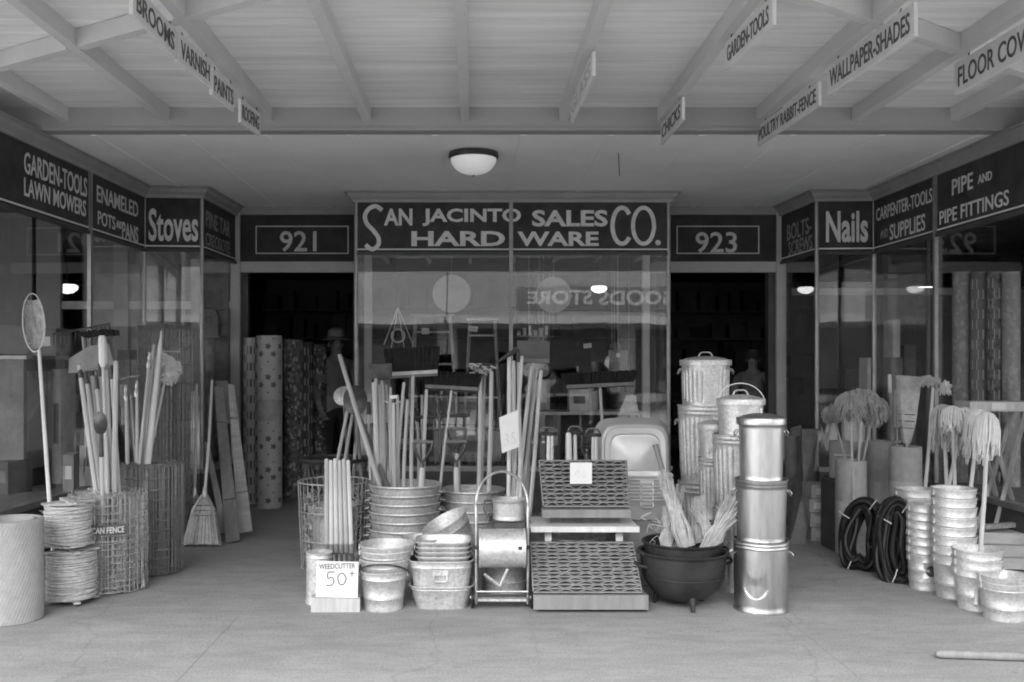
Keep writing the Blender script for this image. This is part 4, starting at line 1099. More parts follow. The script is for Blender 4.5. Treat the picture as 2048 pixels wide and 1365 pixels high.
ink([(.07, .135), (.098, .137)], .005); ink([(.084, .150), (.083, .118)], .005)
can('galvanized_can', 'round shouldered grey can behind the 50 cent card', 'can', X(640, 5.62), 5.6, 0, .078, .074, .30, m='galv_dull', ears=False, beads=1)

# tub stacks
for i in range(7):
    washtub('%s round tub from the top of the nested stack beside the wire baskets' % ORD[6 - i], X(810 + rnd.uniform(-1, 1), 6.4), 6.40, .0585 * i, .236, .253, 'nested round tubs', R(rnd.uniform(-8, 8)))
for i in range(5):
    washtub('%s round tub from the top of the nested stack behind the hose cart' % ORD[4 - i], X(945, 6.62), 6.62, .066 * i, .222, .275, 'nested round tubs behind the hose cart', R(rnd.uniform(-8, 8)))
b1 = bucket('smooth grey pail lying tilted over the square tubs', X(932, 5.95), 5.95, .17, .10, .150, .30, m='galv_dull', ears=False)
b1.rotation_euler = (R(8), R(-28), 0)
t = thing('support_crate', 'low crate hidden under the tilted pail', 'crate', (X(925, 6.0), 5.99, 0))
MB().span(-.10, .12, -.1, .1, 0, .17).build('box', 'crate', t, smooth=False)
# pails
px_ = X(767, 5.46)
for i, (z, r0, r1, h) in enumerate([(0, .108, .134, .225), (.075, .105, .140, .215), (.135, .108, .150, .205), (.185, .11, .158, .185)]):
    bucket('%s pail from the bottom of the nested pails right of the 50 cent card' % ORD[i], px_ + i * .006, 5.47 + i * .008, z, r0, r1, h, 'nested pails in front', bail=[62, None, None, None][i])
t = thing('pail', 'shallow pan lying behind the nested pails', 'pan', (X(845, 5.75), 5.78, .28))
MB().lathe([(.001, 0), (.11, 0), (.128, .07), (.132, .075), (.124, .07), (.105, .008), (.001, .006)], 36).build('body', 'galv', t)
t2 = thing('support_crate', 'low crate hidden under the shallow pan', 'crate', (X(845, 5.75), 5.78, 0))
MB().span(-.06, .06, -.08, .08, 0, .28).build('box', 'crate', t2, smooth=False)
# rectangular tubs
tx = X(884, 5.56)
rect_tub('bottom square washtub of the stack beside the hose cart', tx, 5.56, 0, .183, .155, .135, .80, group='square tubs beside the hose cart', drop=False)
rect_tub('large square washtub with a drop handle stacked beside the hose cart', tx - .003, 5.56, .045, .186, .16, .235, .80, group='square tubs beside the hose cart')
for i in range(4):
    rect_tub('%s small square tub nested on top of the large one' % ORD[i], tx + .008, 5.565, .215 + i * .028, .158, .138, .085, .86, m='galv', group='square tubs beside the hose cart', drop=False)

# hose reel cart
hx, hy = X(1004, 5.46), 5.46
t = thing('hose_cart', 'tubular hose reel cart with a bright drum, two wheels and a hooped handle', 'hose cart', (hx, hy, 0))
hw = .148
loop = [(-hw, -.02, .03), (-hw, -.01, .5), (-hw, .02, .62), (-hw * .8, .04, .71), (-hw * .4, .05, .765), (0, .055, .78), (hw * .4, .05, .765), (hw * .8, .04, .71), (hw, .02, .62), (hw, -.01, .5), (hw, -.02, .03)]
MB().tube(smooth_pts(loop, 5), .0085, 8).build('frame', 'steel', t)
MB().tube([(-hw, 0, .075), (hw, 0, .075)], .008, 6).build('axle', 'steel_dark', t)
MB().tube([(-hw, -.06, .11), (hw, -.06, .11)], .006, 6).build('front_bar', 'steel', t)
MB().span(-hw + .01, hw - .01, -.06, .04, .055, .068).build('foot_board', 'galv_dull', t, smooth=False)
for s__ in (-1, 1):
    wh = MB().tube([(s__ * (hw + .022) + (.0), .058 * math.cos(2 * math.pi * i / 26), .062 + .052 * math.sin(2 * math.pi * i / 26)) for i in range(26)], .009, 8, closed=True).build('wheel', 'rubber', t)
    MB().tube([(s__ * (hw + .012), 0, .062), (s__ * (hw + .034), 0, .062)], .014, 8).build('hub', 'steel', wh)
    for k in range(5):
        a = 2 * math.pi * k / 5 + .3; MB().tube([(s__ * (hw + .022), 0, .062), (s__ * (hw + .022), .055 * math.cos(a), .062 + .05 * math.sin(a))], .004, 4).build('spoke', 'steel', wh)
prd = [(.001, -.133), (.103, -.133), (.112, -.13), (.112, -.122), (.108, -.12), (.108, .12), (.112, .122), (.112, .13), (.103, .133), (.001, .133)]
o = MB().lathe(prd, 44)
o.v = [(v[2], v[0] - .04, v[1] + .355) for v in o.v]; o.build('drum', 'galv', t)
MB().box(.098, -.04 - .109, .375, .022, .003, .02).build('drum_clip', 'steel_dark', t, smooth=False)
for s__ in (-1, 1): MB().tube([(s__ * .137, -.04, .355), (s__ * (hw + .006), -.012, .355)], .012, 8).build('crank', 'steel_dark', t)
t = thing('coal_bucket', 'dark galvanised tub under the drum of the hose cart', 'tub', (X(1012, 5.72), 5.75, 0))
MB().lathe([(.001, 0), (.115, 0), (.12, .02), (.122, .10), (.126, .105), (.122, .11), (.13, .24), (.134, .245), (.128, .25), (.11, .03), (.001, .02)], 36).build('body', 'galv_dull', t)
t = thing('gate_bracket', 'flat galvanised hinge bent to a V below the drum', 'hinge', (X(1000, 5.38), 5.40, .14))
MB().tube([(-.09, 0, .07), (0, 0, 0)], .008, 4).build('strap', 'galv_dull', t); MB().tube([(0, 0, 0), (.045, -.002, .1)], .008, 4).build('strap', 'galv_dull', t)
# small can with bail above the drum
cz = .47
t = can('oil_can', 'small bright can with a dark bail standing behind the drum', 'can', X(1018, 5.72), 5.74, cz, .094, .098, .12, m='galv', ears=False, beads=2)
MB().tube([(-.1, 0, .11), (-.145, -.01, .11), (-.15, -.02, .06), (-.12, -.03, .0)], .006, 6).build('bail', 'steel_dark', t)
t = thing('crate', 'crate hidden behind the drum carrying the small bright can', 'crate', (X(1018, 5.72), 5.76, .25))
MB().span(-.09, .09, -.09, .09, 0, .215).build('box', 'box_dark', t, smooth=False)
MB().span(-.125, .125, -.1, .1, .212, .2195).build('lid', 'steel_dark', t, smooth=False)

# bundle C of handles with a card
bc = [(1018, 706, 1016, 1008, .014), (1027, 722, 1030, 1008, .015), (1036, 700, 1040, 1008, .0135), (1044, 712, 1026, 1008, .013), (1063, 734, 1033, 1008, .015), (1073, 738, 1046, 1008, .015), (1082, 741, 1060, 1008, .0145), (1022, 760, 1050, 1008, .0145)]
for i, (a, b_, c_, e_, r_) in enumerate(bc):
    t, L = tool('tool_handle', '%s handle from the left in the bundle behind the tilted 35 cent card' % ORD[i], 'handle', (a, b_, 6.35 + (i % 3) * .04), (c_, e_, 6.15 + (i % 2) * .05), .02, 'handles bundled behind the hose cart')
    handle(t, L, r_, 'wood' if i != 3 else 'wood_mid')
    if i == 2: garden_head(t, L, 'ferrule')
t, L = tool('axe', 'hatchet with a dark head tied across the top of the handle bundle', 'hatchet', (995, 722, 6.3), (1030, 700, 6.3), Z(700, 6.3))
t.matrix_world = Matrix.Translation(P(995, 725, 6.3)); t.location = P(995, 725, 6.3)
dv = P(1036, 698, 6.3) - P(995, 725, 6.3)
MB().tube([(0, 0, 0), dv], [.008, .022], 6).build('hatchet_head', 'steel_dark', t)
t, L = tool('rake_head', 'dark rake heads resting crosswise over the right handles of the bundle', 'rake', (1066, 722, 6.42), (1055, 1008, 6.3), .02)
handle(t, L, .012, 'wood_mid')
MB().box(.0, 0, L, .22, .03, .03).build('head_bar', 'steel_dark', t, smooth=False)
MB().box(0, .015, L + .075, .22, .012, .12).build('head_plate', 'box_dark', t, smooth=False)
t = thing('price_card', 'torn price card lettered 35 hung on the handle bundle', 'price card', P(1020, 902, 6.05))
cv = [P(a, b_, 6.05) - P(1020, 902, 6.05) for a, b_ in ((1004, 907), (1038, 894), (1036, 820), (998, 836))]
MB().add(cv + [v + Vector((0, .004, 0)) for v in cv], [(0, 1, 2, 3), (7, 6, 5, 4), (0, 4, 5, 1), (1, 5, 6, 2), (2, 6, 7, 3), (3, 7, 4, 0)]).build('card', 'card', t, smooth=False)
text('lettering', '35', (P(1020, 878, 6.05) - P(1020, 902, 6.05)) + Vector((0, -.002, 0)), (1, 0, .2), (0, 0, 1), .08, .075, 'ink_pale', t, world=False, bold=-.02)

# long tools standing in the tub stacks
def pole(label, tp, bt, r, z0, m='wood', head=None, group='long handles in the round tubs', name='tool_handle', cat='handle'):
    t, L = tool(name, label, cat, tp, bt, z0, group if name == 'tool_handle' else None); handle(t, L, r, m)
    if head: garden_head(t, L, head)
    return t, L
pole('pale pole slanting down from the left doorway into the round tubs', (679, 710, 6.9), (756, 960, 6.4), .017, .42)
pole('dark pole slanting beside the pale one over the wire basket', (703, 800, 6.8), (768, 960, 6.45), .019, .42, 'wood_dark')
pole('left leg pole of the leaning pair behind the wire basket rim', (697, 812, 7.1), (677, 908, 7.0), .014, .03, 'wood_mid')
pole('right leg pole of the leaning pair behind the wire basket rim', (706, 822, 7.1), (691, 908, 7.0), .014, .03, 'wood_mid')
pole('short pale stick standing behind the wire basket rim', (711, 885, 7.1), (709, 912, 7.1), .013, .03, 'wood')
t, L = tool('plow_handle', 'dark round shovel blade turned up beside the left doorway', 'shovel', (712, 822, 7.0), (722, 960, 6.9), .03)
handle(t, L, .013, 'wood_dark')
MB().lathe([(.001, -.008), (.09, -.006), (.10, 0), (.09, .006), (.001, .008)], 24).build('blade', 'steel_dark', t).matrix_local = Matrix.Translation((0, 0, L + .08)) @ Matrix.Rotation(R(82), 4, 'X') @ Matrix.Diagonal((.9, 1.15, 1, 1))
t, L = tool('plow_handle', 'grey rounded blade overlapping the dark one by the doorway', 'shovel', (688, 800, 7.2), (700, 960, 7.05), .03)
handle(t, L, .013, 'wood_dark')
MB().lathe([(.001, -.008), (.07, -.006), (.078, 0), (.07, .006), (.001, .008)], 24).build('blade', 'galv_dull', t).matrix_local = Matrix.Translation((0, 0, L + .03)) @ Matrix.Rotation(R(82), 4, 'X')
pole('pale thick handle with a curved grip at the left of the round tubs', (748, 765, 6.6), (754, 958, 6.5), .019, .42)
pole('smooth grey handle standing beside the curved one', (764, 762, 6.65), (768, 958, 6.5), .017, .42, 'wood_mid', 'hoe')
pole('slim grey handle leaning right of the hoe', (772, 770, 6.7), (786, 958, 6.5), .012, .42, 'wood_mid')
pole('slim brown handle below the small white tag', (808, 765, 6.6), (792, 958, 6.45), .012, .42, 'wood_mid')
pole('bright slim handle rising left of the first push broom', (737, 805, 6.75), (742, 945, 6.6), .010, .42, 'wood', 'ferrule')
pole('pale handle directly below the small white bow rake', (787, 815, 6.5), (789, 958, 6.4), .014, .42, 'wood')
t, L = tool('bow_rake', 'small white painted scraper head with a tag among the poles', 'rake', (787, 806, 6.45), (789, 960, 6.42), .42)
handle(t, L, .012, 'wood')
MB().tube(smooth_pts([(-.062, 0, L + .012), (-.03, 0, L), (0, 0, L - .012), (.03, 0, L), (.062, 0, L + .012)], 3), .006, 6).build('scraper_head', 'enamel', t)
MB().box(0, -.004, L + .04, .05, .003, .022).build('tag', 'card', t, smooth=False)
pole('pale handle standing just right of the first push broom handle', (853, 779, 6.75), (847, 958, 6.6), .014, .42, 'wood')
pole('slim darker handle beside the first push broom handle', (844, 790, 6.8), (842, 958, 6.65), .011, .42, 'wood_mid')
push_broom('largest push broom with a full dark brush held up on the left', (826, 752, 6.7), (823, 960, 6.45), .42, .385, .175, tilt=R(-3), seed=3, r=.0135, blockm='wood')
push_broom('middle push broom with a dark brush tilted down to the right', (903, 781, 6.8), (882, 965, 6.6), .30, .42, .10, tilt=R(-2.5), seed=4, r=.010, blockm='wood_dark')
push_broom('right push broom with a black brush standing before the glass', (1200, 775, 7.0), (1206, 862, 6.95), .02, .55, .085, seed=5, blockm='wood_dark', r=.0125)
for lab, a, b_, d in (('D handled shovel with a scuffed grip in the left tub', 846, 884, 6.42), ('D handled shovel standing in the tub behind the hose cart', 912, 884, 6.5), ('D handled shovel rising behind another of the same kind', 914, 858, 6.7)):
    t, L = tool('shovel_handle', lab, 'shovel', (a, b_, d), (a + (-3 if a < 900 else 1), 960, d - .02), .35, 'D handled shovels')
    dgrip(t, L); MB().tube([(0, 0, 0), (0, 0, L - .2), (0, 0, L - .15)], [.021, .020, .012], 8).build('shaft', 'wood', t)
t, L = tool('shovel_handle', 'darkest D grip low beside the left tub poles', 'shovel', (806, 892, 6.7), (800, 960, 6.65), .35, 'D handled shovels')
dgrip(t, L, w=.045, h=.08); MB().tube([(0, 0, 0), (0, 0, L - .1)], .014, 8).build('shaft', 'wood_dark', t)
t, L = tool('tamper', 'dark iron tool with a wide crossbar handle between the brooms', 'tamper', (879, 833, 6.75), (883, 968, 6.65), .3)
MB().tube([(0, 0, 0), (0, 0, L)], .009, 8).build('shaft', 'steel_dark', t)
MB().tube([(-.215, 0, L), (.215, 0, L)], .0125, 8).build('crossbar', 'steel_dark', t)
MB().tube([(0, 0, L - .03), (0, 0, L + .016)], .018, 8).build('collar', 'steel_dark', t)
pole('pale pole with a whitish top left of the handle bundle', (961, 742, 6.85), (957, 965, 6.6), .016, .30, 'wood', None)
pole('slim pole touching the whitish topped one', (969, 745, 6.9), (963, 965, 6.7), .011, .30, 'wood', None)
pole('paired pale pole just before the handle bundle', (983, 743, 6.85), (977, 965, 6.6), .0165, .30, 'wood', None)
t = thing('rope_hank', 'small dark hank tied over the tops of the paired poles', 'rope', P(967, 738, 6.85))
s = MB(); rr = random.Random(9)
for i in range(26):
    a = Vector((rr.uniform(-.07, .05), rr.uniform(-.02, .02), rr.uniform(-.03, .04))); s.tube([a, a + Vector((rr.uniform(-.05, .05), 0, rr.uniform(-.03, .02)))], .008, 4)
s.build('hank', 'hemp', t, kind='stuff')
MB().tube([(-.07, 0, .0), (.0, 0, .035), (.09, 0, .02)], .012, 6).build('binding', 'steel_dark', t)

# door mats on the low bench
def mat_rack(label, x0b, x1b, x0t, x1t, zb, zt, yb, yt, n):
    """steel link mat: crimped flat strips joined by cross links, leaning back"""
    t = thing('link_mat', label, 'door mat', ((x0b + x1b) / 2, yb, zb), 0, 'crimped link door mats')
    cx = (x0b + x1b) / 2
    for i in range(n):
        f = i / (n - 1); z = (zt - zb) * f; y = (yt - yb) * f
        xa = x0b + (x0t - x0b) * f - cx; xb = x1b + (x1t - x1b) * f - cx
        k = 40; pts = []; amp = (zt - zb) / n * (1.0 if i % 2 else .06)
        for j in range(k + 1):
            u = j / k; ph = (u * 5 + (.5 if i % 4 == 1 else 0)) * 2 * math.pi
            pts.append((xa + (xb - xa) * u, y - .004 * math.cos(ph), z + amp * math.cos(ph) + (amp * .2 * math.sin(u * 9 + i))))
        vs = []; tw, th = .008, (.0027 if i % 2 else .0036)
        for p in pts: vs += [(p[0], p[1] - tw, p[2] - th), (p[0], p[1] - tw, p[2] + th), (p[0], p[1] + tw, p[2] + th), (p[0], p[1] + tw, p[2] - th)]
        fs = [(q * 4 + a, q * 4 + (a + 1) % 4, (q + 1) * 4 + (a + 1) % 4, (q + 1) * 4 + a) for q in range(k) for a in range(4)]
        MB().add(vs, fs).build('strip', 'board_grey', t, smooth=False)
    lk = MB()
    for i in range(n - 1):
        for c in range(9):
            if (c + i) % 2: continue
            f = (i + .5) / (n - 1); u = (c + .5) / 9
            xa = x0b + (x0t - x0b) * f - cx; xb = x1b + (x1t - x1b) * f - cx
            lk.box(xa + (xb - xa) * u, (yt - yb) * f, (zt - zb) * f, .005, .01, (zt - zb) / (n - 1) * .9)
    lk.build('link_pins', 'steel_dark', t, smooth=False)
    fr = MB()
    for s__ in (0, 1):
        fr.tube([((x0b, x1b)[s__] - cx, .012, 0), ((x0t, x1t)[s__] - cx, yt - yb + .012, zt - zb)], .006, 5)
    fr.build('side_wire', 'board_grey', t)
    MB().add([(x0b - cx + .004, .03, .002), (x1b - cx - .004, .03, .002), (x1t - cx - .004, yt - yb + .03, zt - zb), (x0t - cx + .004, yt - yb + .03, zt - zb), (x0b - cx + .004, .036, .002), (x1b - cx - .004, .036, .002), (x1t - cx - .004, yt - yb + .036, zt - zb), (x0t - cx + .004, yt - yb + .036, zt - zb)], [(0, 1, 2, 3), (7, 6, 5, 4), (0, 4, 5, 1), (1, 5, 6, 2), (2, 6, 7, 3), (3, 7, 4, 0)]).build('gap_shade_sheet', 'box_dark', t, smooth=False)  # added dark sheet, its colour stands in for shade in the mat gaps
    return t
tb = thing('display_bench', 'low wooden display bench on casters carrying the link mats', 'bench', (X(1182, 5.45), 5.45, 0))
def bp(nm, px0, px1, y0, y1, z0, z1, m='wood_mid'):
    d = y0; MB().span(X(px0, d), X(px1, d), y0, y1, z0, z1).build(nm, m, tb, world=True, smooth=False)
bp('base_board', 1067, 1297, 5.345, 5.37, .022, .103, 'board_grey')
bp('base_top', 1069, 1294, 5.372, 5.95, .075, .10, 'board_grey')
bp('upper_shelf', 1062, 1279, 5.55, 5.95, .432, .45, 'wood')
bp('shelf_edge', 1062, 1279, 5.53, 5.548, .425, .458, 'wood')
bp('leg', 1090, 1103, 5.60, 5.63, .101, .424, 'wood'); bp('leg', 1232, 1246, 5.60, 5.63, .101, .424, 'wood')
bp('mat_ledge', 1085, 1262, 5.60, 5.70, .498, .545, 'board_grey'); bp('ledge_support', 1100, 1240, 5.72, 5.76, .451, .54, 'wood_dark')
for a in (1078, 1286):
    MB().tube([(X(a, 5.45) - .01, 5.4, .013), (X(a, 5.45) + .01, 5.4, .013)], .012, 10).build('caster', 'steel_dark', tb, world=True)
mat_rack('lower crimped steel link mat leaning on the bench front', X(1067, 5.37), X(1284, 5.37), X(1062, 5.56), X(1266, 5.56), .115, .36, 5.37, 5.56, 27)
mat_rack('upper crimped steel link mat carrying the 40 cent card', X(1087, 5.64), X(1258, 5.64), X(1079, 5.80), X(1253, 5.80), .56, .815, 5.64, 5.80, 23)
t = thing('price_card', 'square white price card lettered 40 on the upper link mat', 'price card', P(1162, 968, 5.66))
MB().box(0, 0, .063, .131, .003, .127).build('card', 'card', t, smooth=False)
ink([(-.02, .085), (-.035, .055), (-.01, .055)], .0035, par=t, m='ink_pale'); ink([(-.012, .08), (-.016, .035)], .0035, par=t, m='ink_pale')
for ob in children_of(t):
    if ob.name.startswith('lettering'): ob.location.y = -.0040
o = len(C.objects)
mbq = MB(); ribbon(mbq, smooth_pts([Vector((.012, -.0018, .075)), Vector((.024, -.0018, .06)), Vector((.018, -.0018, .038)), Vector((.006, -.0018, .05))], 5, True), .0035, (0, -1, 0), .0006, True); mbq.build('lettering', 'ink_pale', t)
t = thing('nail_keg', 'round tub seen between the legs of the display bench', 'tub', (X(1150, 5.8), 5.82, .101))
MB().lathe([(.001, 0), (.13, 0), (.14, .12), (.145, .24), (.149, .25), (.14, .25), (.12, .05), (.001, .04)], 32).build('body', 'galv_dull', t)

# tools standing behind the mats
for i, (a, tpy, r_, hm_) in enumerate([(1097, 872, .013, 'wood'), (1104, 872, .012, 'wood'), (1137, 866, .022, 'wood'), (1150, 870, .013, 'wood'), (1186, 874, .012, 'wood'), (1192, 874, .012, 'wood_mid')]):
    t, L = tool('upright_fork', '%s tool from the left standing head up behind the upper link mat' % ORD[i], 'tool', (a, tpy, 6.2), (a, 925, 6.15), .451 if False else .02, 'short tools behind the link mats')
    handle(t, L, r_, hm_)
    if i in (0, 3, 4):
        hd = MB().tube([(-.055, 0, L + .012), (.055, 0, L + .012)], .013, 6).build('dark_head', 'steel_dark', t)
        MB().tube(smooth_pts([(-.05, 0, L + .012), (-.03, 0, L + .05), (.03, 0, L + .05), (.05, 0, L + .012)], 3), .007, 5).build('head_bow', 'steel_dark', hd)

# oblong tubs
t = thing('laundry_tub', 'large oblong tub standing on end with its pale bottom to the street', 'tub', (X(1272, 6.5), 6.5, .40))
mb = MB(); aw, bh2 = .262, .315
f_ = superr(aw, bh2, 5.5)
prof = [(.001, 0), (.60, 0), (.62, .004), (.655, .004), (.675, -.003), (.80, -.006), (.82, .004), (.86, .008), (.90, .02), (1.0, .14), (1.02, .145), (1.03, .155), (1.0, .16), (.96, .15), (.86, .03), (.001, .022)]
mb.lathe([(r, z) for r, z in prof], 64, f_)
mb.v = [(v[0], v[2], v[1] + bh2) for v in mb.v]; mb.f = [f[::-1] for f in mb.f]
mb.build('body', 'tin_pale', t); t.rotation_euler = (R(-4), 0, 0)
for i in range(4):
    rect_tub('%s oblong tub from the bottom of the nested stack left of the kettle' % ORD[i], X(1285, 6.15), 6.15, .42 + i * .043, .18, .15, .15, .9, m='tin_pale', group='nested oblong tubs')
t = thing('packing_case', 'dark packing case under the nested oblong tubs', 'crate', (X(1287, 6.2), 6.2, 0))
MB().span(-.19, .19, -.16, .42, 0, .42).build('case', 'box_mid', t, smooth=False)

# iron kettles
kx, ky = X(1366, 5.53), 5.53
def kettle(label, x, y, z, r, h, legs=True, sc=1.):
    t = thing('iron_kettle', label, 'kettle', (x, y, z), R(12), 'cast iron kettles')
    pr = [(.001, .0), (r * .3, .004), (r * .58, .025), (r * .80, .07), (r * .94, .13), (r * .99, .2), (r * 1.0, h - .035), (r * 1.01, h - .018), (r * 1.06, h - .008), (r * 1.07, h), (r * 1.05, h + .004), (r * .99, h), (r * .95, h - .05), (r * .86, .14), (r * .6, .05), (.001, .02)]
    MB().lathe(pr, 56).build('pot', 'iron', t)
    MB().ring(0, 0, h * .52, r * .962, .004, 56, 5).build('casting_ridge', 'iron', t)
    for s__ in (-1, 1):
        MB().tube(smooth_pts([(s__ * r * .99, -.05, h * .72), (s__ * (r + .04), -.04, h * .76), (s__ * (r + .05), 0, h * .80), (s__ * (r + .04), .04, h * .76), (s__ * r * .99, .05, h * .72)], 3), .009, 6).build('ear', 'iron', t)
    if legs:
        for k in range(3):
            a = R(-95 + 120 * k); MB().tube([(r * .6 * math.cos(a), r * .6 * math.sin(a), .05), (r * .66 * math.cos(a), r * .66 * math.sin(a), 0), (r * .68 * math.cos(a), r * .68 * math.sin(a), -z)], [.022, .016, .013], 8).build('leg', 'iron', t)
    return t
kettle('large black three legged iron kettle holding the mops', kx, ky, .035, .245, .285)
k2 = kettle('smaller black iron kettle nested inside the large one', kx, ky + .01, .125, .222, .25, legs=False)

# hemp mops standing in the kettle
def hemp(label, tp, bt, seed, wtop=.03, wbot=.06, n=46, dark=0, curl=0.):
    T = P(*tp); B = P(*bt); t = thing('hemp_mop', label, 'mop', B, 0, 'fibre mops in the kettle'); L = orient(t, B, T); rr = random.Random(seed)
    mb = MB()
    for i in range(n * 3):
        a = rr.uniform(0, 6.28); k = math.sqrt(rr.uniform(0, 1)); tws = rr.uniform(.5, 1.6)
        def q(f, w_): return (w_ * k * math.cos(a + tws * f) + curl * f * f, w_ * k * math.sin(a + tws * f), L * f)
        e = rr.uniform(.8, 1.16)
        fz = rr.uniform(-.012, .012); mb.tube([q(-.02, wbot * .9), (lambda v: (v[0] + fz, v[1], v[2]))(q(.25, wbot)), q(.5, wbot * .75), (lambda v: (v[0] - fz, v[1] + fz, v[2]))(q(.75, wtop * 1.1)), q(e, wtop * rr.uniform(.5, 2.2))], [.0034, .004, .0036, .003, .0016], 4)
    mb.build('fibre', 'hemp' if not dark else 'wool', t, kind='stuff')
    c = MB().tube([(0, 0, 0), (0, 0, L * .3), (curl * .3, 0, L * .6), (curl * .8, 0, L * .9)], [wbot * .6, wbot * .62, wbot * .42, wtop * .35], 8).build('fibre_core', 'wood_mid', t)
    return t
hemp('thickest pale fibre mop crossing from the left in the kettle', (1330, 960, 5.62), (1375, 1092, 5.53), 1, .026, .05)
hemp('upright pale fibre mop behind the dark handle', (1350, 985, 5.72), (1352, 1092, 5.65), 2, .03, .04)
hemp('short fibre mop at the left rim of the kettle', (1335, 1020, 5.68), (1332, 1096, 5.6), 3, .022, .032, 40)
hemp('fibre mop bending right from the middle of the kettle', (1385, 1005, 5.68), (1398, 1085, 5.63), 4, .03, .04, curl=.03)
hemp('pale fibre mop in the middle leaning right', (1398, 1022, 5.6), (1425, 1080, 5.56), 5, .03, .035, 36)
hemp('broad grey fibre mop leaning out over the right rim', (1465, 1010, 5.5), (1415, 1102, 5.48), 6, .045, .05, 60, dark=1)
t, L = tool('wooden_stick', 'dark stick slanting out of the kettle over the mops', 'handle', (1311, 890, 5.75), (1337, 985, 5.66), .3)
MB().tube([(0, 0, 0), (0, 0, L * .9), (0, 0, L)], [.012, .017, .020], 8).build('stick', 'wood_dark', t)
s = MB(); rr = random.Random(8)
for i in range(14):
    p = P(rr.uniform(1290, 1345), rr.uniform(1040, 1095), 5.62); q = [p + Vector((rr.uniform(-.05, .05), rr.uniform(-.04, .04), rr.uniform(-.02, .05))) for _ in range(3)]
    s.tube(smooth_pts([p] + q, 3), .0018, 3)
t = thing('loose_strands', 'loose pale strands hanging over the left kettle rim', 'strands', (X(1320, 5.62), 5.62, .3))
s.build('strand', 'hemp', t, world=True, kind='stuff')

# garbage cans
g3 = X(1523, 5.45)
can('garbage_can', 'bottom smooth bright can of the front stack with a deep dent', 'garbage can', g3 - .003, 5.45, 0, .150, .152, .405, 'tin_bright', 'smooth bright cans in the front stack', dent=(R(-118), .15, .010, .5, .07))
can('garbage_can', 'middle smooth bright can of the front stack', 'garbage can', g3 - .002, 5.45, .385, .132, .144, .365, 'tin_bright', 'smooth bright cans in the front stack')
can('garbage_can', 'top smooth bright can of the front stack', 'garbage can', g3 - .002, 5.45, .73, .118, .125, .365, 'tin_bright', 'smooth bright cans in the front stack', lid=True, ears=True, handle_r=.001)
c2x = X(1481, 5.95)
can('garbage_can', 'bottom fluted can of the stack behind the smooth bright cans', 'garbage can', c2x - .02, 5.95, 0, .138, .150, .50, 'galv', 'fluted cans behind the smooth bright cans', fl=22)
can('garbage_can', 'second fluted can of the stack behind the smooth bright cans', 'garbage can', c2x - .02, 5.95, .48, .134, .150, .49, 'galv', 'fluted cans behind the smooth bright cans', fl=22)
can('garbage_can', 'small plain can with lid and tall wire bail behind the smooth bright cans', 'garbage can', c2x, 5.95, .95, .130, .138, .235, 'galv', None, lid=True, bail=.135, ears=False, beads=0)
c1x = X(1411, 6.55)
can('garbage_can', 'bottom fluted can of the tallest rear stack', 'garbage can', c1x - .015, 6.55, 0, .145, .170, .60, 'galv', 'fluted cans of the tallest stack', fl=26)
can('garbage_can', 'middle fluted can of the tallest rear stack', 'garbage can', c1x - .015, 6.55, .58, .150, .172, .545, 'galv', 'fluted cans of the tallest stack', fl=26)
can('garbage_can', 'topmost fluted can with a domed lid on the tallest stack', 'garbage can', c1x, 6.55, 1.105, .155, .162, .325, 'galv', 'fluted cans of the tallest stack', fl=26, lid=True, beads=0)
c4x = X(1424, 6.2)
can('garbage_can', 'lower narrow fluted can squeezed between the two fluted stacks', 'garbage can', c4x, 6.18, .40, .08, .092, .40, 'galv_dull', 'narrow cans between the stacks', fl=16)
can('garbage_can', 'upper narrow dull can squeezed between the two fluted stacks', 'garbage can', c4x + .01, 6.18, .78, .082, .095, .235, 'galv_dull', 'narrow cans between the stacks', lid=True, handle_r=.001, ears=False)
t = thing('crate', 'crate hidden between the stacks under the narrow cans', 'crate', (c4x, 6.2, 0)); MB().span(-.07, .07, -.08, .08, 0, .4).build('box', 'box_dark', t, smooth=False)

# ================================================================== RIGHT GROUP
lean_board('wide grey plank leaning against the right show window corner', (1603, 858), (1637, 858), (1612, 1090), (1579, 1090), 8.3, 7.42, name='plank', cat='plank', cleat=False, th=.03)
lean_board('darker narrow plank behind the wide leaning one', (1581, 856), (1603, 850), (1598, 1080), (1576, 1080), 8.6, 7.8, name='plank', cat='plank', cleat=False, m='wood_dark')
t = thing('felt_roll', 'dark felt roll leaning behind the two planks', 'roll', (X(1583, 8.3), 8.3, 0)); MB().lathe([(.001, 0), (.055, 0), (.055, .78), (.03, .78), (.001, .76)], 20).build('roll', 'box_mid', t)
for i in range(4):
    t = thing('carton', '%s small carton from the bottom stacked left of the black panel' % ORD[i], 'box', (X(1641, 7.55) + rnd.uniform(-.006, .006), 7.66, i * .1125), R(rnd.uniform(-4, 4)), 'small cartons stacked by the planks')
    MB().span(-.076, .076, -.11, .11, 0, .108).build('box', 'fibre', t, smooth=False)
    MB().span(-.04, .04, -.1125, -.111, .03, .08).build('paper_label', 'box_light', t, smooth=False)
t = thing('black_panel', 'narrow black panel standing beside the fibre drums', 'panel', (X(1666, 7.2), 7.25, 0)); MB().box(0, 0, .26, .045, .28, .52).build('panel', 'box_dark', t, smooth=False)
def drum(label, px, d, r, h, m='fibre', seam=.5, rot=0, sq=None, z0=0):
    t = thing('fibre_drum', label, 'drum', (X(px, d), d, z0), rot, 'fibre drums on the right')
    MB().lathe([(.001, .002), (r, 0), (r, h * seam), (r - .003, h * seam + .003), (r, h * seam + .007), (r, h), (r - .004, h + .002), (r - .008, h), (r - .008, .1), (.001, .1)], 36, sq).build('shell', m, t)
    return t
drum('nearest left fibre drum holding the mops beside the black panel', 1702, 7.08, .112, .69, 'fibre_light', .56)
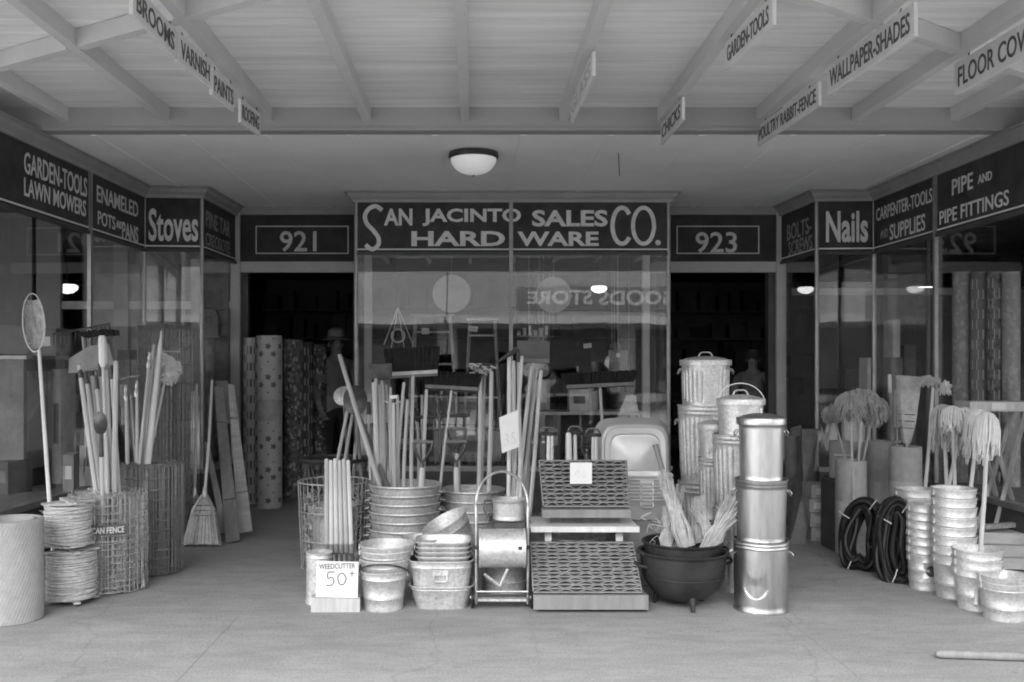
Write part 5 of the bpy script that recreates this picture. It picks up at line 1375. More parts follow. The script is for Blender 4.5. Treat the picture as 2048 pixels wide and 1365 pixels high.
drum('tall fibre drum between the two others holding long brushes', 1762, 7.35, .105, .81, 'fibre', .62)
drum('round fibre drum in front holding the upturned straw broom', 1811, 6.98, .112, .80, 'fibre_light', .68)
t = thing('paint_can', 'pale labelled tin on a crate behind the left fibre drum', 'tin', (X(1680, 7.7), 7.7, Z(955, 7.7)))
hh = Z(882, 7.7) - Z(955, 7.7)
MB().lathe([(.001, 0), (.083, 0), (.085, .006), (.083, .012), (.083, hh - .012), (.086, hh - .006), (.083, hh), (.07, hh - .004), (.001, hh - .006)], 28).build('tin', 'fibre_light', t)
MB().tube([(.0845 * math.cos(R(a)), .0845 * math.sin(R(a)), hh * .62) for a in range(-140, -39, 10)], .012, 4).build('label_band', 'card', t)
t = thing('crate', 'dark crate carrying the labelled tin', 'crate', (X(1680, 7.75), 7.75, 0)); MB().box(0, 0, Z(955, 7.7) / 2, .2, .2, Z(955, 7.7) - .002).build('box', 'box_dark', t, smooth=False)

# wool mops cluster
def wool_mop(label, hpx, hpy, d, bpx, aw, bh, seed, m='wool', z0=.12, droop=.04):
    t, L = tool('wool_mop', label, 'mop', (hpx, hpy, d), (bpx, 915, d - .05), z0, 'wool mops in the left fibre drum'); handle(t, L, .010, 'wood_mid')
    rr = random.Random(seed); mb = MB(); blob(mb, (0, 0, L), aw * .82, bh * .75, .7)
    for i in range(700):
        v = Vector((rr.gauss(0, 1), rr.gauss(0, 1), rr.gauss(0, 1))).normalized()
        p = Vector((v.x * aw * .8, v.y * aw * .6, v.z * bh * .75 + L)); out = Vector((v.x, v.y, v.z * .3)).normalized() * rr.uniform(.02, .05)
        mb.tube([p, p + out * .7 + Vector((0, 0, -.012)), p + out + Vector((rr.uniform(-.01, .01), 0, -droop * rr.uniform(.7, 1.4)))], [.005, .005, .003], 4)
    mb.build('wool_head', m, t, kind='stuff'); return t
wool_mop('large fluffy grey mop head of the left fibre drum', 1724, 800, 7.1, 1716, .125, .095, 1)
wool_mop('left fluffy mop head drooping beside the large one', 1700, 806, 7.05, 1704, .095, .09, 2)
wool_mop('lower right fluffy mop head of the same cluster', 1748, 816, 7.15, 1728, .10, .10, 3, 'wool')
wool_mop('dark small mop head showing left behind the fluffy ones', 1664, 822, 7.5, 1690, .06, .045, 4, 'hemp')
corn_broom('upturned straw whisk broom standing in the round fibre drum', (1813, 893, 7.0), (1817, 752, 7.05), .165, .50, None, up=True, z0=.12, seed=7)
t, L = tool('long_brush', 'thin white tipped pole standing in the tall fibre drum', 'pole', (1779, 752, 7.3), (1784, 885, 7.3), .12); handle(t, L, .011, 'wood_mid'); MB().tube([(0, 0, L - .13), (0, 0, L + .01)], .014, 8).build('white_tip', 'card', t)
t, L = tool('long_brush', 'short thin rod standing beside the white tipped pole', 'pole', (1793, 812, 7.25), (1794, 885, 7.25), .12); handle(t, L, .008, 'wood_mid')
for i, a in enumerate((1790, 1799)):
    t = thing('brass_knob', '%s small bright knob on the rim of the tall drum' % ('left' if i == 0 else 'right'), 'knob', P(a, 884, 7.2)); mb = MB(); blob(mb, (0, 0, 0), .014, .014, 1); mb.build('knob', 'steel', t)
t, L = tool('feather_duster', 'long handled dark duster with a bright tuft at its right end', 'duster', (1866, 776, 6.9), (1849, 968, 6.6), .1); handle(t, L, .012, 'wood')
rr = random.Random(31); mb = MB()
for i in range(200):
    u = rr.uniform(-1, .55); c_ = Vector((u * .085, rr.uniform(-.02, .02), L + .045 - .03 * u * u)); mb.tube([c_, c_ + Vector((rr.uniform(-.03, .02), 0, rr.uniform(-.05, .05)))], .004, 3)
mb.build('dark_feathers', 'wool', t, kind='stuff'); mb = MB()
for i in range(150):
    c_ = Vector((.075 + rr.uniform(-.02, .03), rr.uniform(-.02, .02), L + .04 + rr.uniform(-.02, .02))); mb.tube([c_, c_ + Vector((rr.uniform(-.02, .035), 0, rr.uniform(-.06, .03)))], .004, 3)
mb.build('bright_tuft', 'cotton', t, kind='stuff')

# cotton mops
cotton_mop('left cotton mop with a loop shaped head in the round buckets', (1886, 812, 6.45), (1893, 970, 6.35), .45, 'cotton mops in the buckets', .27, .085, 60, seed=1, m='wool')
cotton_mop('cotton mop with the round bright head in front of the others', (1905, 815, 6.25), (1910, 970, 6.2), .45, 'cotton mops in the buckets', .15, .068, 60, seed=2)
cotton_mop('shaded cotton mop between the round headed one and the bright pair', (1930, 818, 6.4), (1898, 970, 6.3), .45, 'cotton mops in the buckets', .27, .07, 50, seed=3)
cotton_mop('cotton mop with long bright yarn leaning toward the last bucket', (1958, 822, 6.15), (1942, 970, 6.1), .45, 'cotton mops in the buckets', .28, .07, 60, seed=4)
cotton_mop('rightmost bright cotton mop on the longest handle', (1976, 828, 5.9), (1959, 1088, 5.5), .05, 'cotton mops in the buckets', .28, .07, 70, seed=5)
# bucket stacks
def bstack(label, px, d, n, r0, r1, h, dz, grp, top=None, jig=.003):
    for i in range(n):
        bucket(label % ORD[i], X(px, d) + rnd.uniform(-jig, jig), d + rnd.uniform(-jig, jig), dz * i, r0, r1, h, grp, m='galv', bail=None)
bstack('%s bucket from the bottom of the rear left stack', 1829, 6.32, 7, .105, .126, .25, .055, 'rear left bucket stack')
bstack('%s bucket from the bottom of the slim stack with a round label', 1848, 5.95, 7, .085, .095, .22, .0515, 'slim bucket stack')
bstack('%s bucket from the bottom of the tallest bucket stack', 1908, 5.74, 8, .096, .124, .26, .057, 'tallest bucket stack')
bstack('%s bucket from the bottom of the open stack near the right edge', 1955, 5.47, 3, .10, .132, .245, .05, 'open bucket stack')
bstack('%s bucket from the bottom at the right edge of the pavement', 2006, 5.25, 2, .10, .128, .21, .035, 'right edge buckets')
sl = [o for o in C.objects if o.get('group') == 'slim bucket stack'][0]
mb = MB(); rr_ = .0905
mb.add([(rr_ * math.cos(R(-88 + 22 * math.cos(2 * math.pi * i / 24))), rr_ * 1.02 * math.sin(R(-88 + 22 * math.cos(2 * math.pi * i / 24))), .125 + .035 * math.sin(2 * math.pi * i / 24)) for i in range(24)] + [(rr_ * math.cos(R(-88)), rr_ * 1.03 * math.sin(R(-88)), .125)], [(i, (i + 1) % 24, 24) for i in range(24)])
ov = mb.build('oval_label', 'steel_dark', sl)

# hose coils
def coil(label, c, rv, rh, tilt, yaw, seed, lean):
    t = thing('hose_coil', label, 'hose', (X(c[0], c[2]), c[2], 0), yaw, 'coils of dark hose'); rr = random.Random(seed)
    cz = rv + .03; rot = Matrix.Rotation(lean, 3, 'X')
    for k in range(15):
        pts = []; ro = rr.uniform(-.075, .025); off = (k - 7) * .0115; wob = rr.uniform(.006, .018); p0 = rr.uniform(0, 6)
        for i in range(40):
            a = 2 * math.pi * i / 40
            v = Vector(((rh + ro + wob * math.sin(3 * a + p0)) * math.cos(a), off + wob * math.sin(2 * a + p0), (rv + ro) * math.sin(a) - (.05 * (1 - math.sin(a)) * abs(math.cos(a))) - .02))
            v = rot @ v; pts.append(v + Vector((0, 0, cz)))
        MB().tube(pts, .0165, 8, closed=True).build('hose_turn', 'rubber', t)
    for a in (60, 150, 250, 330):
        a = R(a); v = rot @ Vector((rh * math.cos(a), 0, rv * math.sin(a))); v.z += cz
        tg = (rot @ Vector((math.cos(a) * .05, 0, math.sin(a) * .05)))
        MB().tube([v - tg * .95 + Vector((0, -.09, 0)), v + Vector((.0, -.10, 0)), v + tg * .9 + Vector((0, -.085, 0))], .0035, 5).build('tie', 'cotton', t)
    return t
coil('left dark hose coil tilted against the fibre drums', (1728, 0, 6.55), .225, .135, 0, R(-38), 1, R(-16))
coil('right dark hose coil standing nearly edge on beside the buckets', (1792, 0, 6.2), .245, .095, 0, R(-12), 2, R(-8))

# bench at the right edge and boxes
t = thing('sawhorse', 'pale board laid on crossed trestle legs behind the cotton mops', 'trestle', (X(1990, 6.9), 6.9, 0))
za, zb = Z(822, 6.9), Z(803, 6.9)
MB().span(-.235, .5, -.1, .12, za, zb).build('top_board', 'wood', t, smooth=False)
MB().box(-.03, -.103, (za + zb) / 2 + .001, .10, .004, .05).build('paper_tag', 'card', t, smooth=False)
for s__ in (-1, 1):
    MB().tube([(-.1, s__ * .08, za), (.12 + .05, s__ * .12, .03)], .018, 4).build('leg', 'wood_mid', t); MB().tube([(.18, s__ * .08, za), (-.12, s__ * .12, .03)], .018, 4).build('leg', 'wood_mid', t)
t = thing('crate', 'grey wooden crate on the pavement behind the right buckets', 'crate', (X(2010, 6.6), 6.6, 0), R(-8))
for i in range(3): MB().span(-.2, .25, -.15, -.135, .01 + i * .085, .085 + i * .085).build('slat', 'crate', t, smooth=False)
MB().span(-.195, .245, -.134, .15, .005, .245).build('inner_box', 'crate', t, smooth=False)
t = thing('carpet_sweeper', 'metal channel lying on the grey crate at the right edge', 'channel', (X(2010, 6.6), 6.6, .27), R(20))
MB().box(0, 0, .015, .4, .05, .03).build('channel', 'galv_dull', t, smooth=False)
# handle lying at the bottom right
t = thing('wooden_pole', 'thick pole lying on the pavement in the lower right corner', 'pole', (X(1868, 4.55), 4.53, .022))
MB().tube([(0, 0, 0), (.02, -.004, 0), (.5, -.06, 0), (1.1, -.13, 0)], [.012, .02, .021, .021], 12).build('shaft', 'board_grey', t)
# ================================================================== WINDOW GOODS
DF = .43
def disc(label, px, py, rpx, d):
    t = thing('hanging_disc', label, 'sign', P(px, py, d), 0, 'round cards hanging in the center window')
    r = rpx * d / F
    o = MB().lathe([(.001, -.003), (r, -.003), (r, .003), (.001, .003)], 48); o.v = [(v[0], v[2], v[1]) for v in o.v]; o.build('disc', 'fibre_light', t, smooth=False)
    MB().tube([(0, .0, r), (0, 0, 2.97 - Z(py, d))], .002, 4).build('string', 'wire', t)
disc('round pale card hanging in the left half of the center window', 903, 588, 38, 9.3)
disc('round pale card hanging in the right half of the center window', 1107, 590, 36, 9.35)
# hanging bundle of clothesline
t = thing('clothesline_hank', 'coil of pale rope hung by splayed cords in the center window', 'rope', P(796, 615, 9.3))
k = 9.3 / F
for a in (-28, -14, 13, 30): MB().tube([(0, 0, 0), (a * k, 0, -75 * k if abs(a) > 20 else -85 * k)], .005, 5).build('cord', 'cotton', t)
MB().ring(0, 0, -57 * k, 13 * k, .011, 20, 6, rot=Matrix.Rotation(R(90), 3, 'X')).build('coil', 'rope', t)
MB().tube([(0, 0, 0), (0, 0, 2.97 - Z(615, 9.3))], .002, 4).build('string', 'wire', t)
def ladder(label, px, py0, py1, wpx, d, n=4, grp='step ladders in the center window'):
    t = thing('step_ladder', label, 'ladder', (X(px, d), d, DF), 0, grp); h = Z(py0, d) - DF; w2 = wpx / 2 * d / F
    for s__ in (-1, 1):
        MB().tube([(s__ * w2 * 1.25, 0, 0), (s__ * w2 * .8, .06, h)], .014, 4).build('rail', 'wood', t)
        MB().tube([(s__ * w2 * 1.2, .5, 0), (s__ * w2 * .75, .09, h - .02)], .010, 4).build('back_rail', 'wood_mid', t)
    for i in range(n):
        z = h * (i + 1) / (n + .5); MB().box(0, .05 * z / h, z, w2 * 2 * (1.2 - .4 * z / h), .07, .018).build('step', 'wood', t, smooth=False)
    MB().box(0, .07, h + .008, w2 * 2, .12, .02).build('top', 'wood', t, smooth=False)
ladder('taller step ladder in the left half of the center window', 865, 632, 0, 88, 9.6, 4)
ladder('second step ladder standing left of the center mullion', 965, 640, 0, 64, 9.7, 4)
def price(label, px, py, w_, h_, d, rot=0):
    t = thing('price_tag', label, 'price tag', P(px, py, d), 0, None); MB().box(0, 0, 0, w_ * d / F, .003, h_ * d / F, Matrix.Rotation(R(rot), 3, 'Y')).build('card', 'card', t, smooth=False)
    MB().box(0, -.0021, .0, w_ * d / F * .6, .0008, h_ * d / F * .15, Matrix.Rotation(R(rot), 3, 'Y')).build('pencil_mark', 'ink_pale', t, smooth=False)
price('small white tag on the taller step ladder', 851, 663, 15, 12, 9.5); price('tilted white tag at the top of the second step ladder', 946, 658, 19, 11, 9.55, 8)
price('small white tag on the dark goods right of the center mullion', 1175, 692, 16, 9, 9.5, -6)
t = thing('hanging_tray', 'shiny framed tray hanging by a thin cord in the center window', 'tray', P(1236, 745, 9.35))
k = 9.35 / F
MB().box(0, 0, 22 * k, 35 * k, .012, 44 * k).build('panel', 'box_mid', t, smooth=False)
MB().tube([(-18 * k, -.004, 44 * k), (-18 * k, -.004, 0), (18 * k, -.004, 0), (18 * k, -.004, 44 * k)], .004, 5).build('rim', 'steel', t)
MB().box(0, -.008, 34 * k, 8 * k, .002, 8 * k).build('sticker', 'card', t, smooth=False)
MB().tube([(0, 0, 44 * k), (0, 0, 2.97 - P(0, 745, 9.35).z)], .003, 4).build('cord', 'cotton', t)
# table with things in the right half
t = thing('display_table', 'pale topped display table in the right half of the center window', 'table', (X(1200, 9.5), 9.55, DF))
zt = Z(824, 9.45) - DF
MB().span(-.62, .44, -.12, .4, zt - .03, zt).build('table_top', 'wood', t, smooth=False)
for a, b_ in ((-.58, -.1), (.40, -.1), (-.58, .37), (.40, .37)): MB().box(a, b_, (zt - .03) / 2, .05, .05, zt - .032).build('leg', 'wood_mid', t, smooth=False)
carton('pale carton on the display table below the right push broom', 1139, 1178, 779, 822, 9.5, .2, 'box_light', z0=Z(824, 9.45) + .001)
t = thing('sauce_pan', 'white enamel pan beside the pale carton on the table', 'pan', (X(1186, 9.6), 9.6, Z(824, 9.45) + .001))
MB().lathe([(.001, 0), (.05, 0), (.058, .07), (.062, .2), (.055, .2), (.05, .02), (.001, .02)], 24).build('pot', 'enamel', t)
t = thing('toaster', 'slanted bright framed toaster on the display table', 'toaster', (X(1255, 9.5), 9.5, Z(824, 9.45) + .001))
MB().add([(-.08, -.05, 0), (.1, -.05, 0), (.1, .05, 0), (-.08, .05, 0), (-.01, -.02, .16), (.08, -.02, .16), (.08, .02, .16), (-.01, .02, .16)], [(3, 2, 1, 0), (4, 5, 6, 7), (0, 1, 5, 4), (1, 2, 6, 5), (2, 3, 7, 6), (3, 0, 4, 7)]).build('case', 'steel', t, smooth=False)
MB().tube([(-.085, -.055, .005), (-.015, -.026, .165)], .006, 5).build('bright_edge', 'enamel', t)
# a low wall of goods behind the poles
gl = [(770, 868, 860, 928, 9.8, 'box_mid', 'brown carton low behind the round tub poles'), (868, 1002, 862, 925, 9.35, 'box_light', 'wide pale carton low behind the D handled shovels'), (858, 960, 795, 848, 9.9, 'box_mid', 'mottled carton behind the tamper crossbar'), (1090, 1122, 830, 900, 9.5, 'box_mid', 'small carton behind the handle bundle'), (1060, 1100, 760, 880, 9.9, 'box_light', 'upright pale carton right of the center mullion'), (1125, 1190, 830, 905, 9.85, 'box_dark', 'black case under the display table'), (746, 790, 690, 925, 9.7, 'box_dark', 'tall dark printed carton at the left of the center window')]
for a, b_, c_, e_, d, m_, lab in gl: carton(lab, a, b_, c_, e_, d, .22, m_, z0=DF if d > 9.8 or e_ > 890 else Z(e_, d))
for i, z in enumerate((1.05, 1.2)): pass
t = thing('goods_rack', 'wire rack holding the mottled carton in the center window', 'rack', (X(908, 9.9), 10.0, DF))
h_ = Z(848, 9.9) - DF
MB().span(-.3, .3, -.12, .15, h_ - .02, h_ - .001).build('shelf', 'steel_dark', t, smooth=False)
for a, b_ in ((-.28, -.1), (.28, -.1), (-.28, .13), (.28, .13)): MB().box(a, b_, h_ / 2 - .011, .02, .02, h_ - .022).build('leg', 'steel_dark', t, smooth=False)
for i, (a, b_, tx, bx, m_) in enumerate([(752, 748, 749, 752, 'wood'), (759, 770, 757, 762, 'wood_mid'), (781, 775, 779, 783, 'wood'), (795, 790, 799, 797, 'wood_mid'), (815, 800, 812, 808, 'wood'), (835, 845, 832, 836, 'wood_mid'), (770, 850, 772, 776, 'wood'), (740, 860, 737, 748, 'wood')]):
    pole('%s extra handle packed between the others in the left round tub' % ORD[i], (a, b_, 6.62 + .03 * i), (bx, 958, 6.5), .0125, .42, m_)
# dark hardware row at the foot of the window (valves, pulleys)
t0 = None; rr = random.Random(21)
for i in range(11):
    x_ = X(862, 9.25) + i * .082; r_ = rr.uniform(.022, .036)
    t = thing('pulley', '%s small iron pulley from the left along the foot of the center window' % ORD[i], 'pulley', (x_, 9.22, DF), 0, 'small iron pulleys along the window foot')
    o = MB().lathe([(r_ * .3, -.012), (r_, -.012), (r_ * .8, 0), (r_, .012), (r_ * .3, .012)], 16); o.v = [(v[0], v[2], v[1] + r_ + .03) for v in o.v]; o.build('wheel', 'steel', t)
    MB().box(0, 0, .016, .05, .05, .03).build('foot', 'iron', t, smooth=False)
    MB().tube([(0, 0, .03), (0, 0, .03 + r_ * 2.1)], .005, 5).build('bracket', 'iron', t)
# dark machines on the right floor of the window
t = thing('lawn_mower', 'dark reel mower low in the right half of the center window', 'lawn mower', (X(1165, 9.3), 9.3, DF))
for s__ in (-1, 1): MB().tube([(s__ * .2, .1 * math.cos(2 * math.pi * i / 20), .11 + .1 * math.sin(2 * math.pi * i / 20)) for i in range(20)], .014, 6, closed=True).build('wheel', 'iron', t)
for k in range(5): MB().tube([(-.18 + .36 * j / 8, .07 * math.cos(k * 1.256 + j * .2), .11 + .07 * math.sin(k * 1.256 + j * .2)) for j in range(9)], .005, 4).build('reel_blade', 'steel', t)
MB().tube([(0, .05, .11), (0, .45, .95)], .013, 6).build('handle', 'wood_mid', t)

t = thing('wall_rack', 'thin rack shelf with small bright tins right of the center mullion', 'rack', (X(1068, 9.6), 9.6, Z(672, 9.6)))
MB().span(-.2, .2, -.06, .06, -.015, 0).build('shelf', 'wood_dark', t, smooth=False)
for s__ in (-1, 1): MB().tube([(s__ * .19, 0, -.01), (s__ * .19, 0, 2.97 - Z(672, 9.6))], .004, 4).build('hanger', 'steel_dark', t)
for i in range(6):
    q = thing('small_tin', '%s little tin from the left on the thin rack shelf' % ORD[i], 'tin', (X(1038 + i * 11, 9.6), 9.59, Z(672, 9.6) + .001), 0, 'little tins on the rack shelf'); hh_ = .05 + .025 * (i % 3)
    MB().lathe([(.001, 0), (.019, 0), (.02, .004), (.019, hh_), (.012, hh_ + .004), (.001, hh_ + .004)], 14).build('tin', ['fibre_light', 'box_light', 'steel'][i % 3], q)
rr = random.Random(77)
for i in range(10):
    a = rr.uniform(1035, 1270); b_ = rr.uniform(690, 800); dd_ = rr.uniform(9.9, 10.8); r_ = rr.uniform(.05, .1)
    q = thing('hanging_pan', '%s of the dim pans hanging inside the center window' % ORD[i], 'pan', P(a, b_, dd_), R(rr.uniform(-30, 30)), 'pans hanging in the center window')
    o = MB().lathe([(.001, .0), (r_ * .8, 0), (r_, .05), (r_ * 1.04, .052), (r_ * .98, .05), (.001, .01)], 22); o.v = [(v[0], v[2], v[1]) for v in o.v]; o.build('pan_body', rr.choice(['steel', 'galv_dull', 'steel_dark', 'enamel']), q)
    MB().tube([(0, .02, r_), (0, .02, r_ + .12)], .007, 5).build('pan_handle', 'steel_dark', q)
    MB().tube([(0, .02, r_ + .12), (0, .02, 3.03 - Z(b_, dd_))], .002, 3).build('string', 'wire', q)
for i in range(7):
    a = 770 + i * 36 + rr.uniform(-8, 8); dd_ = rr.uniform(10.0, 10.5); hh_ = rr.uniform(20, 60)
    carton('%s dim parcel from the left behind the tools in the center window' % ORD[i], a, a + rr.uniform(20, 34), 870 - hh_, 900, dd_, .2, rr.choice(['box_light', 'fibre_light', 'box_mid', 'box_light']), z0=DF, group='parcels deep in the center window', rotz=R(rr.uniform(-12, 12)))
# left window goods
carton('pale carton on the table at the far left window', 55, 112, 657, 708, 7.3, .25, 'box_mid', z0=Z(712, 7.3))
def xyw(px, d): return X(px, d)
t = thing('cook_stove', 'grey enamelled cook stove just inside the far left show window', 'stove', (X(100, 7.6) - .16, 7.6, DF))
zt = Z(712, 7.5) - DF
MB().span(-.45, .14, -.36, .42, zt - .03, zt).build('stove_top', 'enamel', t, smooth=False)
bd = MB().span(-.42, .11, -.34, .39, .16, zt - .032).build('body', 'box_mid', t, smooth=False)
for k in range(2):
    dr = MB().span(.112, .122, -.28 + k * .33, .02 + k * .33, .3, zt - .12).build('oven_door', 'enamel', t, smooth=False)
    MB().tube([(.13, -.24 + k * .33, zt - .16), (.13, -.02 + k * .33, zt - .16)], .007, 6).build('door_handle', 'steel', dr)
for a, b_ in ((-.4, -.32), (.09, -.32), (-.4, .37), (.09, .37)): MB().tube([(a, b_, 0), (a, b_, .158)], [.014, .022], 6).build('leg', 'iron', t)
for k in range(3): MB().lathe([(.001, .004), (.07, .004), (.08, .0), (.07, .012), (.001, .012)], 20, None, .0 - .16, -.2 + k * .24, zt).build('burner', 'iron', t)
rr = random.Random(55)
for i in range(16):
    d = rr.uniform(7.0, 9.4); a = rr.uniform(40, 170) if i < 9 else rr.uniform(178, 280); w_ = rr.uniform(16, 40); hpx = rr.uniform(28, 75)
    yb_ = 730 + (H - DF) * F / d
    lv = i % 3
    carton('%s of the dim cartons and tins heaped in the left show window' % (ORD + ['thirteenth', 'fourteenth', 'fifteenth', 'sixteenth'])[i], a - w_ * 2.2, a - w_ * 1.2, yb_ - hpx * (1.2 + lv), yb_, d, .22, rr.choice(['box_mid', 'box_dark', 'box_light', 'fibre']), z0=DF, group='goods heaped in the left window', rotz=R(rr.uniform(-25, 25)))
for i, (a, b_, c_, e_, d, m_) in enumerate([(100, 150, 790, 880, 8.1, 'fibre_light'), (118, 170, 720, 785, 8.2, 'box_dark'), (150, 172, 850, 960, 8.3, 'box_mid')]):
    carton(['pale crate under the enamel table in the left window', 'dark case behind the enamel table in the left window', 'narrow brown carton beside the left window mullion'][i], a, b_, c_, e_, d, .3, m_, z0=DF)
for i, a in enumerate((235, 262, 340, 376)):
    carton('%s carton from the left deep in the window beside the tall fence roll' % ORD[i], a, a + 24, 700 + 20 * (i % 2), 900, 9.2, .2, ['box_mid', 'fibre', 'box_light', 'box_mid'][i], z0=DF, group='cartons deep in the left window')
carton('stack top carton behind the corn brooms in the window', 378, 400, 800, 930, 9.3, .2, 'box_light', z0=DF)
t = thing('mantel_clock', 'arched dark mantel clock shape on a shelf right of the Stoves sign', 'clock', (X(422, 9.6), 9.6, Z(672, 9.6)))
k = 9.6 / F
mb = MB(); pts = [(-17 * k, 0)] + [(-17 * k * math.cos(R(a)), 33 * k + 22 * k * math.sin(R(a))) for a in range(0, 181, 18)] + [(17 * k, 0)]
n = len(pts); mb.add([(p[0], -.06, p[1]) for p in pts] + [(p[0], .06, p[1]) for p in pts], [tuple(range(n)), tuple(range(2 * n - 1, n - 1, -1))] + [(i, i + n, (i + 1) % n + n, (i + 1) % n) for i in range(n)])
mb.build('case', 'box_mid', t, smooth=False)
MB().ring(0, -.063, 32 * k, 11 * k, .004, 20, 5, rot=Matrix.Rotation(R(90), 3, 'X')).build('dial_ring', 'steel', t)
t = thing('wall_shelf', 'narrow shelf carrying the arched clock', 'shelf', (X(420, 9.6), 9.65, Z(672, 9.6) - .022)); MB().box(0, 0, .010, .24, .28, .02).build('board', 'trim_grey', t, smooth=False)

# right window goods
for i, (a, d, m_, sp, ck, lab) in enumerate([(1922, 7.9, 'fibre', True, False, 'tall speckled wallpaper roll hanging in the right window'), (1958, 7.8, 'box_mid', False, True, 'tall checkered wallpaper roll in the right window'), (1990, 7.7, 'lino_dark', False, True, 'dark checkered wallpaper roll nearest the right edge'), (2022, 7.6, 'fibre', True, False, 'speckled wallpaper roll cut by the right edge')]):
    lino(lab, a, d, .066, Z(545, d) - DF, m_, spots=sp, checks=ck, name='wallpaper_roll', z0=DF)
for i, (a, b_, c_, e_, d, m_, lab) in enumerate([(1783, 1806, 715, 860, 9.2, 'box_mid', 'upright carton right of the mullion in the right window'), (1808, 1832, 690, 870, 9.3, 'box_mid', 'taller grey carton beside it in the right window'), (1786, 1800, 640, 712, 9.0, 'box_light', 'small pale packet stacked on the upright carton'), (1690, 1720, 740, 880, 9.5, 'box_dark', 'dark carton behind the wool mops in the right window'), (1735, 1742, 716, 800, 9.2, 'box_light', 'thin pale slat standing above the wool mops')]):
    carton(lab, a, b_, c_, e_, d, .2, m_, z0=DF if c_ != 640 else Z(715, 9.2), flap=i not in (2, 4))

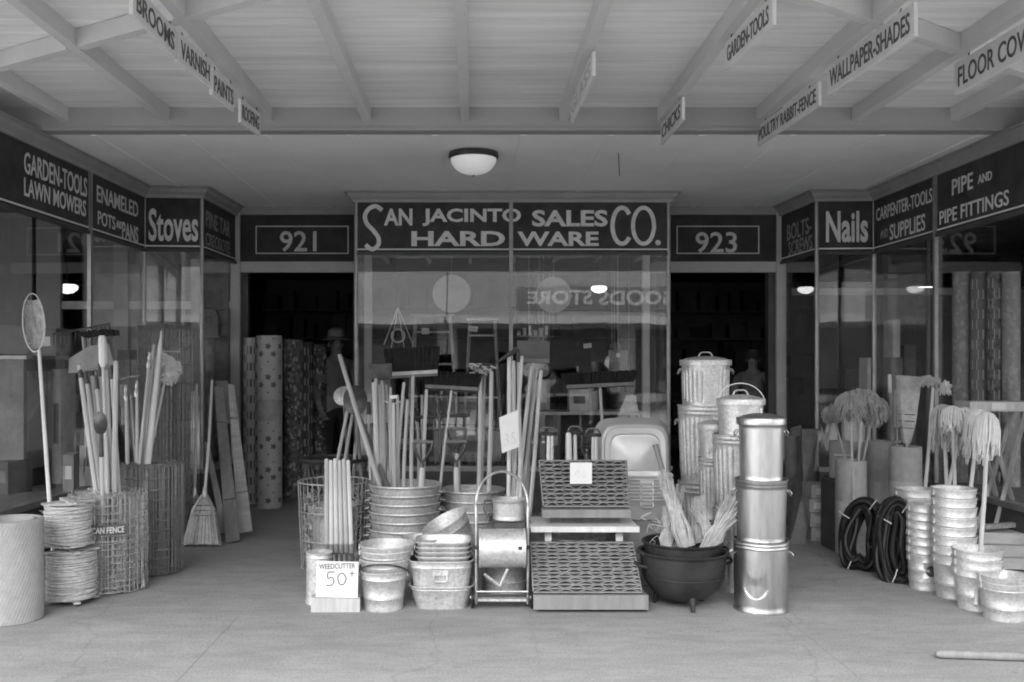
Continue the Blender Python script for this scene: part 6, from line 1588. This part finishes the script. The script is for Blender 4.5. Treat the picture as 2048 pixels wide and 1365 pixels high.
# ================================================================== PEOPLE (skin-modifier figures in the dim doorways)
def figure(name, label, x, y, rz, hgt, pose, shirt, pants, hat=None):
    k = hgt / 1.75
    t = thing(name, label, 'person', (x, y, 0), rz)
    def skin(nm, joints, edges, m, sub=2, root=0):
        me = bpy.data.meshes.new(nm); me.from_pydata([Vector(j[0]) * k for j in joints], edges, [])
        o = bpy.data.objects.new(nm, me); C.objects.link(o)
        md = o.modifiers.new('s', 'SKIN'); 
        for i, j in enumerate(joints):
            r = j[1]; r = r if isinstance(r, tuple) else (r, r)
            me.skin_vertices[0].data[i].radius = (r[0] * k, r[1] * k)
        me.skin_vertices[0].data[root].use_root = True
        md.use_smooth_shade = True
        ss = o.modifiers.new('u', 'SUBSURF'); ss.levels = sub; ss.render_levels = sub
        dg = bpy.context.evaluated_depsgraph_get(); mm = bpy.data.meshes.new_from_object(o.evaluated_get(dg))
        bpy.data.objects.remove(o); mm.materials.clear(); mm.materials.append(M[m])
        return link(nm, mm, t)
    la, ra = pose
    J = [((0, 0, .95), (.15, .11)), ((0, 0, 1.12), (.135, .10)), ((0, 0, 1.32), (.155, .11)), ((0, 0, 1.44), (.10, .075)), ((0, -.01, 1.52), .055),
         ((0, -.015, 1.58), (.062, .07)), ((0, -.02, 1.65), (.073, .09)), ((0, -.01, 1.71), (.062, .075)),
         ((-.19, 0, 1.40), .055), (la[0], .045), (la[1], .034), (la[2], .03),
         ((.19, 0, 1.40), .055), (ra[0], .045), (ra[1], .034), (ra[2], .03),
         ((-.10, 0, .88), .092), ((-.11, -.02, .50), .062), ((-.11, .02, .10), .045), ((-.11, -.10, .035), .036),
         ((.10, 0, .88), .092), ((.11, -.02, .50), .062), ((.11, .02, .10), .045), ((.11, -.10, .035), .036)]
    E = [(0, 1), (1, 2), (2, 3), (3, 4), (4, 5), (5, 6), (6, 7), (3, 8), (8, 9), (9, 10), (10, 11), (3, 12), (12, 13), (13, 14), (14, 15), (0, 16), (16, 17), (17, 18), (18, 19), (0, 20), (20, 21), (21, 22), (22, 23)]
    skin('body', J, E, 'skin')
    # clothing over the body: shirt and trousers as their own surfaces
    def g_(j, e): r = j[1]; r = r if isinstance(r, tuple) else (r, r); return (j[0], (r[0] + e, r[1] + e))
    js = [g_(J[0], .014), g_(J[1], .016), g_(J[2], .016), g_(J[3], .014), g_(J[8], .014), g_(J[9], .014), (tuple(Vector(J[9][0]).lerp(Vector(J[10][0]), .75)), (.046, .046)), g_(J[12], .014), g_(J[13], .014), (tuple(Vector(J[13][0]).lerp(Vector(J[14][0]), .75)), (.046, .046))]
    skin('shirt', js, [(0, 1), (1, 2), (2, 3), (3, 4), (4, 5), (5, 6), (3, 7), (7, 8), (8, 9)], shirt)
    jp = [((0, 0, .97), (.168, .128)), ((0, 0, .90), (.16, .125)), g_(J[16], .016), g_(J[17], .018), g_(J[18], .02), g_(J[20], .016), g_(J[21], .018), g_(J[22], .02)]
    skin('trousers', jp, [(0, 1), (1, 2), (2, 3), (3, 4), (1, 5), (5, 6), (6, 7)], pants)
    # face and hair
    MB().lathe([(.001, .10), (.06, .085), (.082, .03), (.08, -.02), (.074, -.03)], 18, lambda r, z, th: (r * math.cos(th), r * 1.12 * math.sin(th) + .006), 0, 0, 1.665 * k).build('hair', 'cloth_dark', t)
    MB().add([(-.012 * k, -.10 * k, 1.615 * k), (.012 * k, -.10 * k, 1.615 * k), (0, -.128 * k, 1.618 * k), (0, -.098 * k, 1.66 * k)], [(0, 1, 2), (0, 2, 3), (1, 3, 2), (0, 3, 1)]).build('nose', 'skin', t)
    for s__ in (-1, 1):
        mb = MB(); blob(mb, (s__ * .03 * k, -.098 * k, 1.655 * k), .011, .007, .6); mb.build('eye', 'ink', t)
        mb = MB(); blob(mb, (s__ * .083 * k, .0, 1.635 * k), .010, .026, 1.6); mb.build('ear', 'skin', t)
    MB().tube([(-.022 * k, -.099 * k, 1.588 * k), (0, -.105 * k, 1.586 * k), (.022 * k, -.099 * k, 1.588 * k)], .004, 5).build('mouth', 'wood_dark', t)
    # hands: palm and five fingers
    for (w_, el) in ((la[2], la[1]), (ra[2], ra[1])):
        W = Vector(w_) * k; d = (W - Vector(el) * k).normalized(); s_ = d.cross(Vector((0, 1, 0))).normalized(); nrm = d.cross(s_)
        hm = MB(); hm.tube([W - d * .01, W + d * .04, W + d * .08], [.026, .036, .032], 8)
        for i, (of, ln) in enumerate(((-.027, .055), (-.009, .07), (.009, .075), (.026, .065))):
            p = W + d * .075 + s_ * of; hm.tube([p, p + d * ln * .5 + nrm * .006, p + d * ln * .9 + nrm * .022], [.009, .0085, .006], 6)
        p = W + d * .02 - s_ * .03; hm.tube([p, p + d * .03 - s_ * .02, p + d * .055 - s_ * .022 + nrm * .01], [.011, .010, .007], 6)
        hm.build('hand', 'skin', t)
    if hat:
        MB().lathe([(.001, .12), (.05, .125), (.085, .10), (.095, .02), (.10, .0), (.15, -.012), (.158, -.004), (.10, .006)], 28, lambda r, z, th: (r * math.cos(th), r * 1.12 * math.sin(th)), 0, 0, 1.70 * k).build('hat', hat, t)
        MB().ring(0, 0, 1.718 * k, .097, .008, 26, 6, ry=.109).build('hat_band', 'ink', t)
    return t
figure('person', 'person in a pale brimmed hat and dark clothes standing in the left doorway', X(672, 10.7), 10.7, R(28), 1.74, (((-.26, -.02, 1.14), (-.25, -.16, .93), (-.24, -.22, .88)), ((.26, -.02, 1.14), (.22, -.2, 1.0), (.12, -.30, 1.02))), 'cloth_shirt', 'cloth_dark', hat='felt')
figure('person', 'bareheaded person in a grey shirt standing in the right doorway', X(1506, 10.9), 10.9, R(-25), 1.56, (((-.26, 0, 1.14), (-.27, -.08, .90), (-.27, -.12, .84)), ((.26, 0, 1.14), (.27, -.08, .90), (.27, -.12, .84))), 'cloth_shirt', 'cloth_dark')
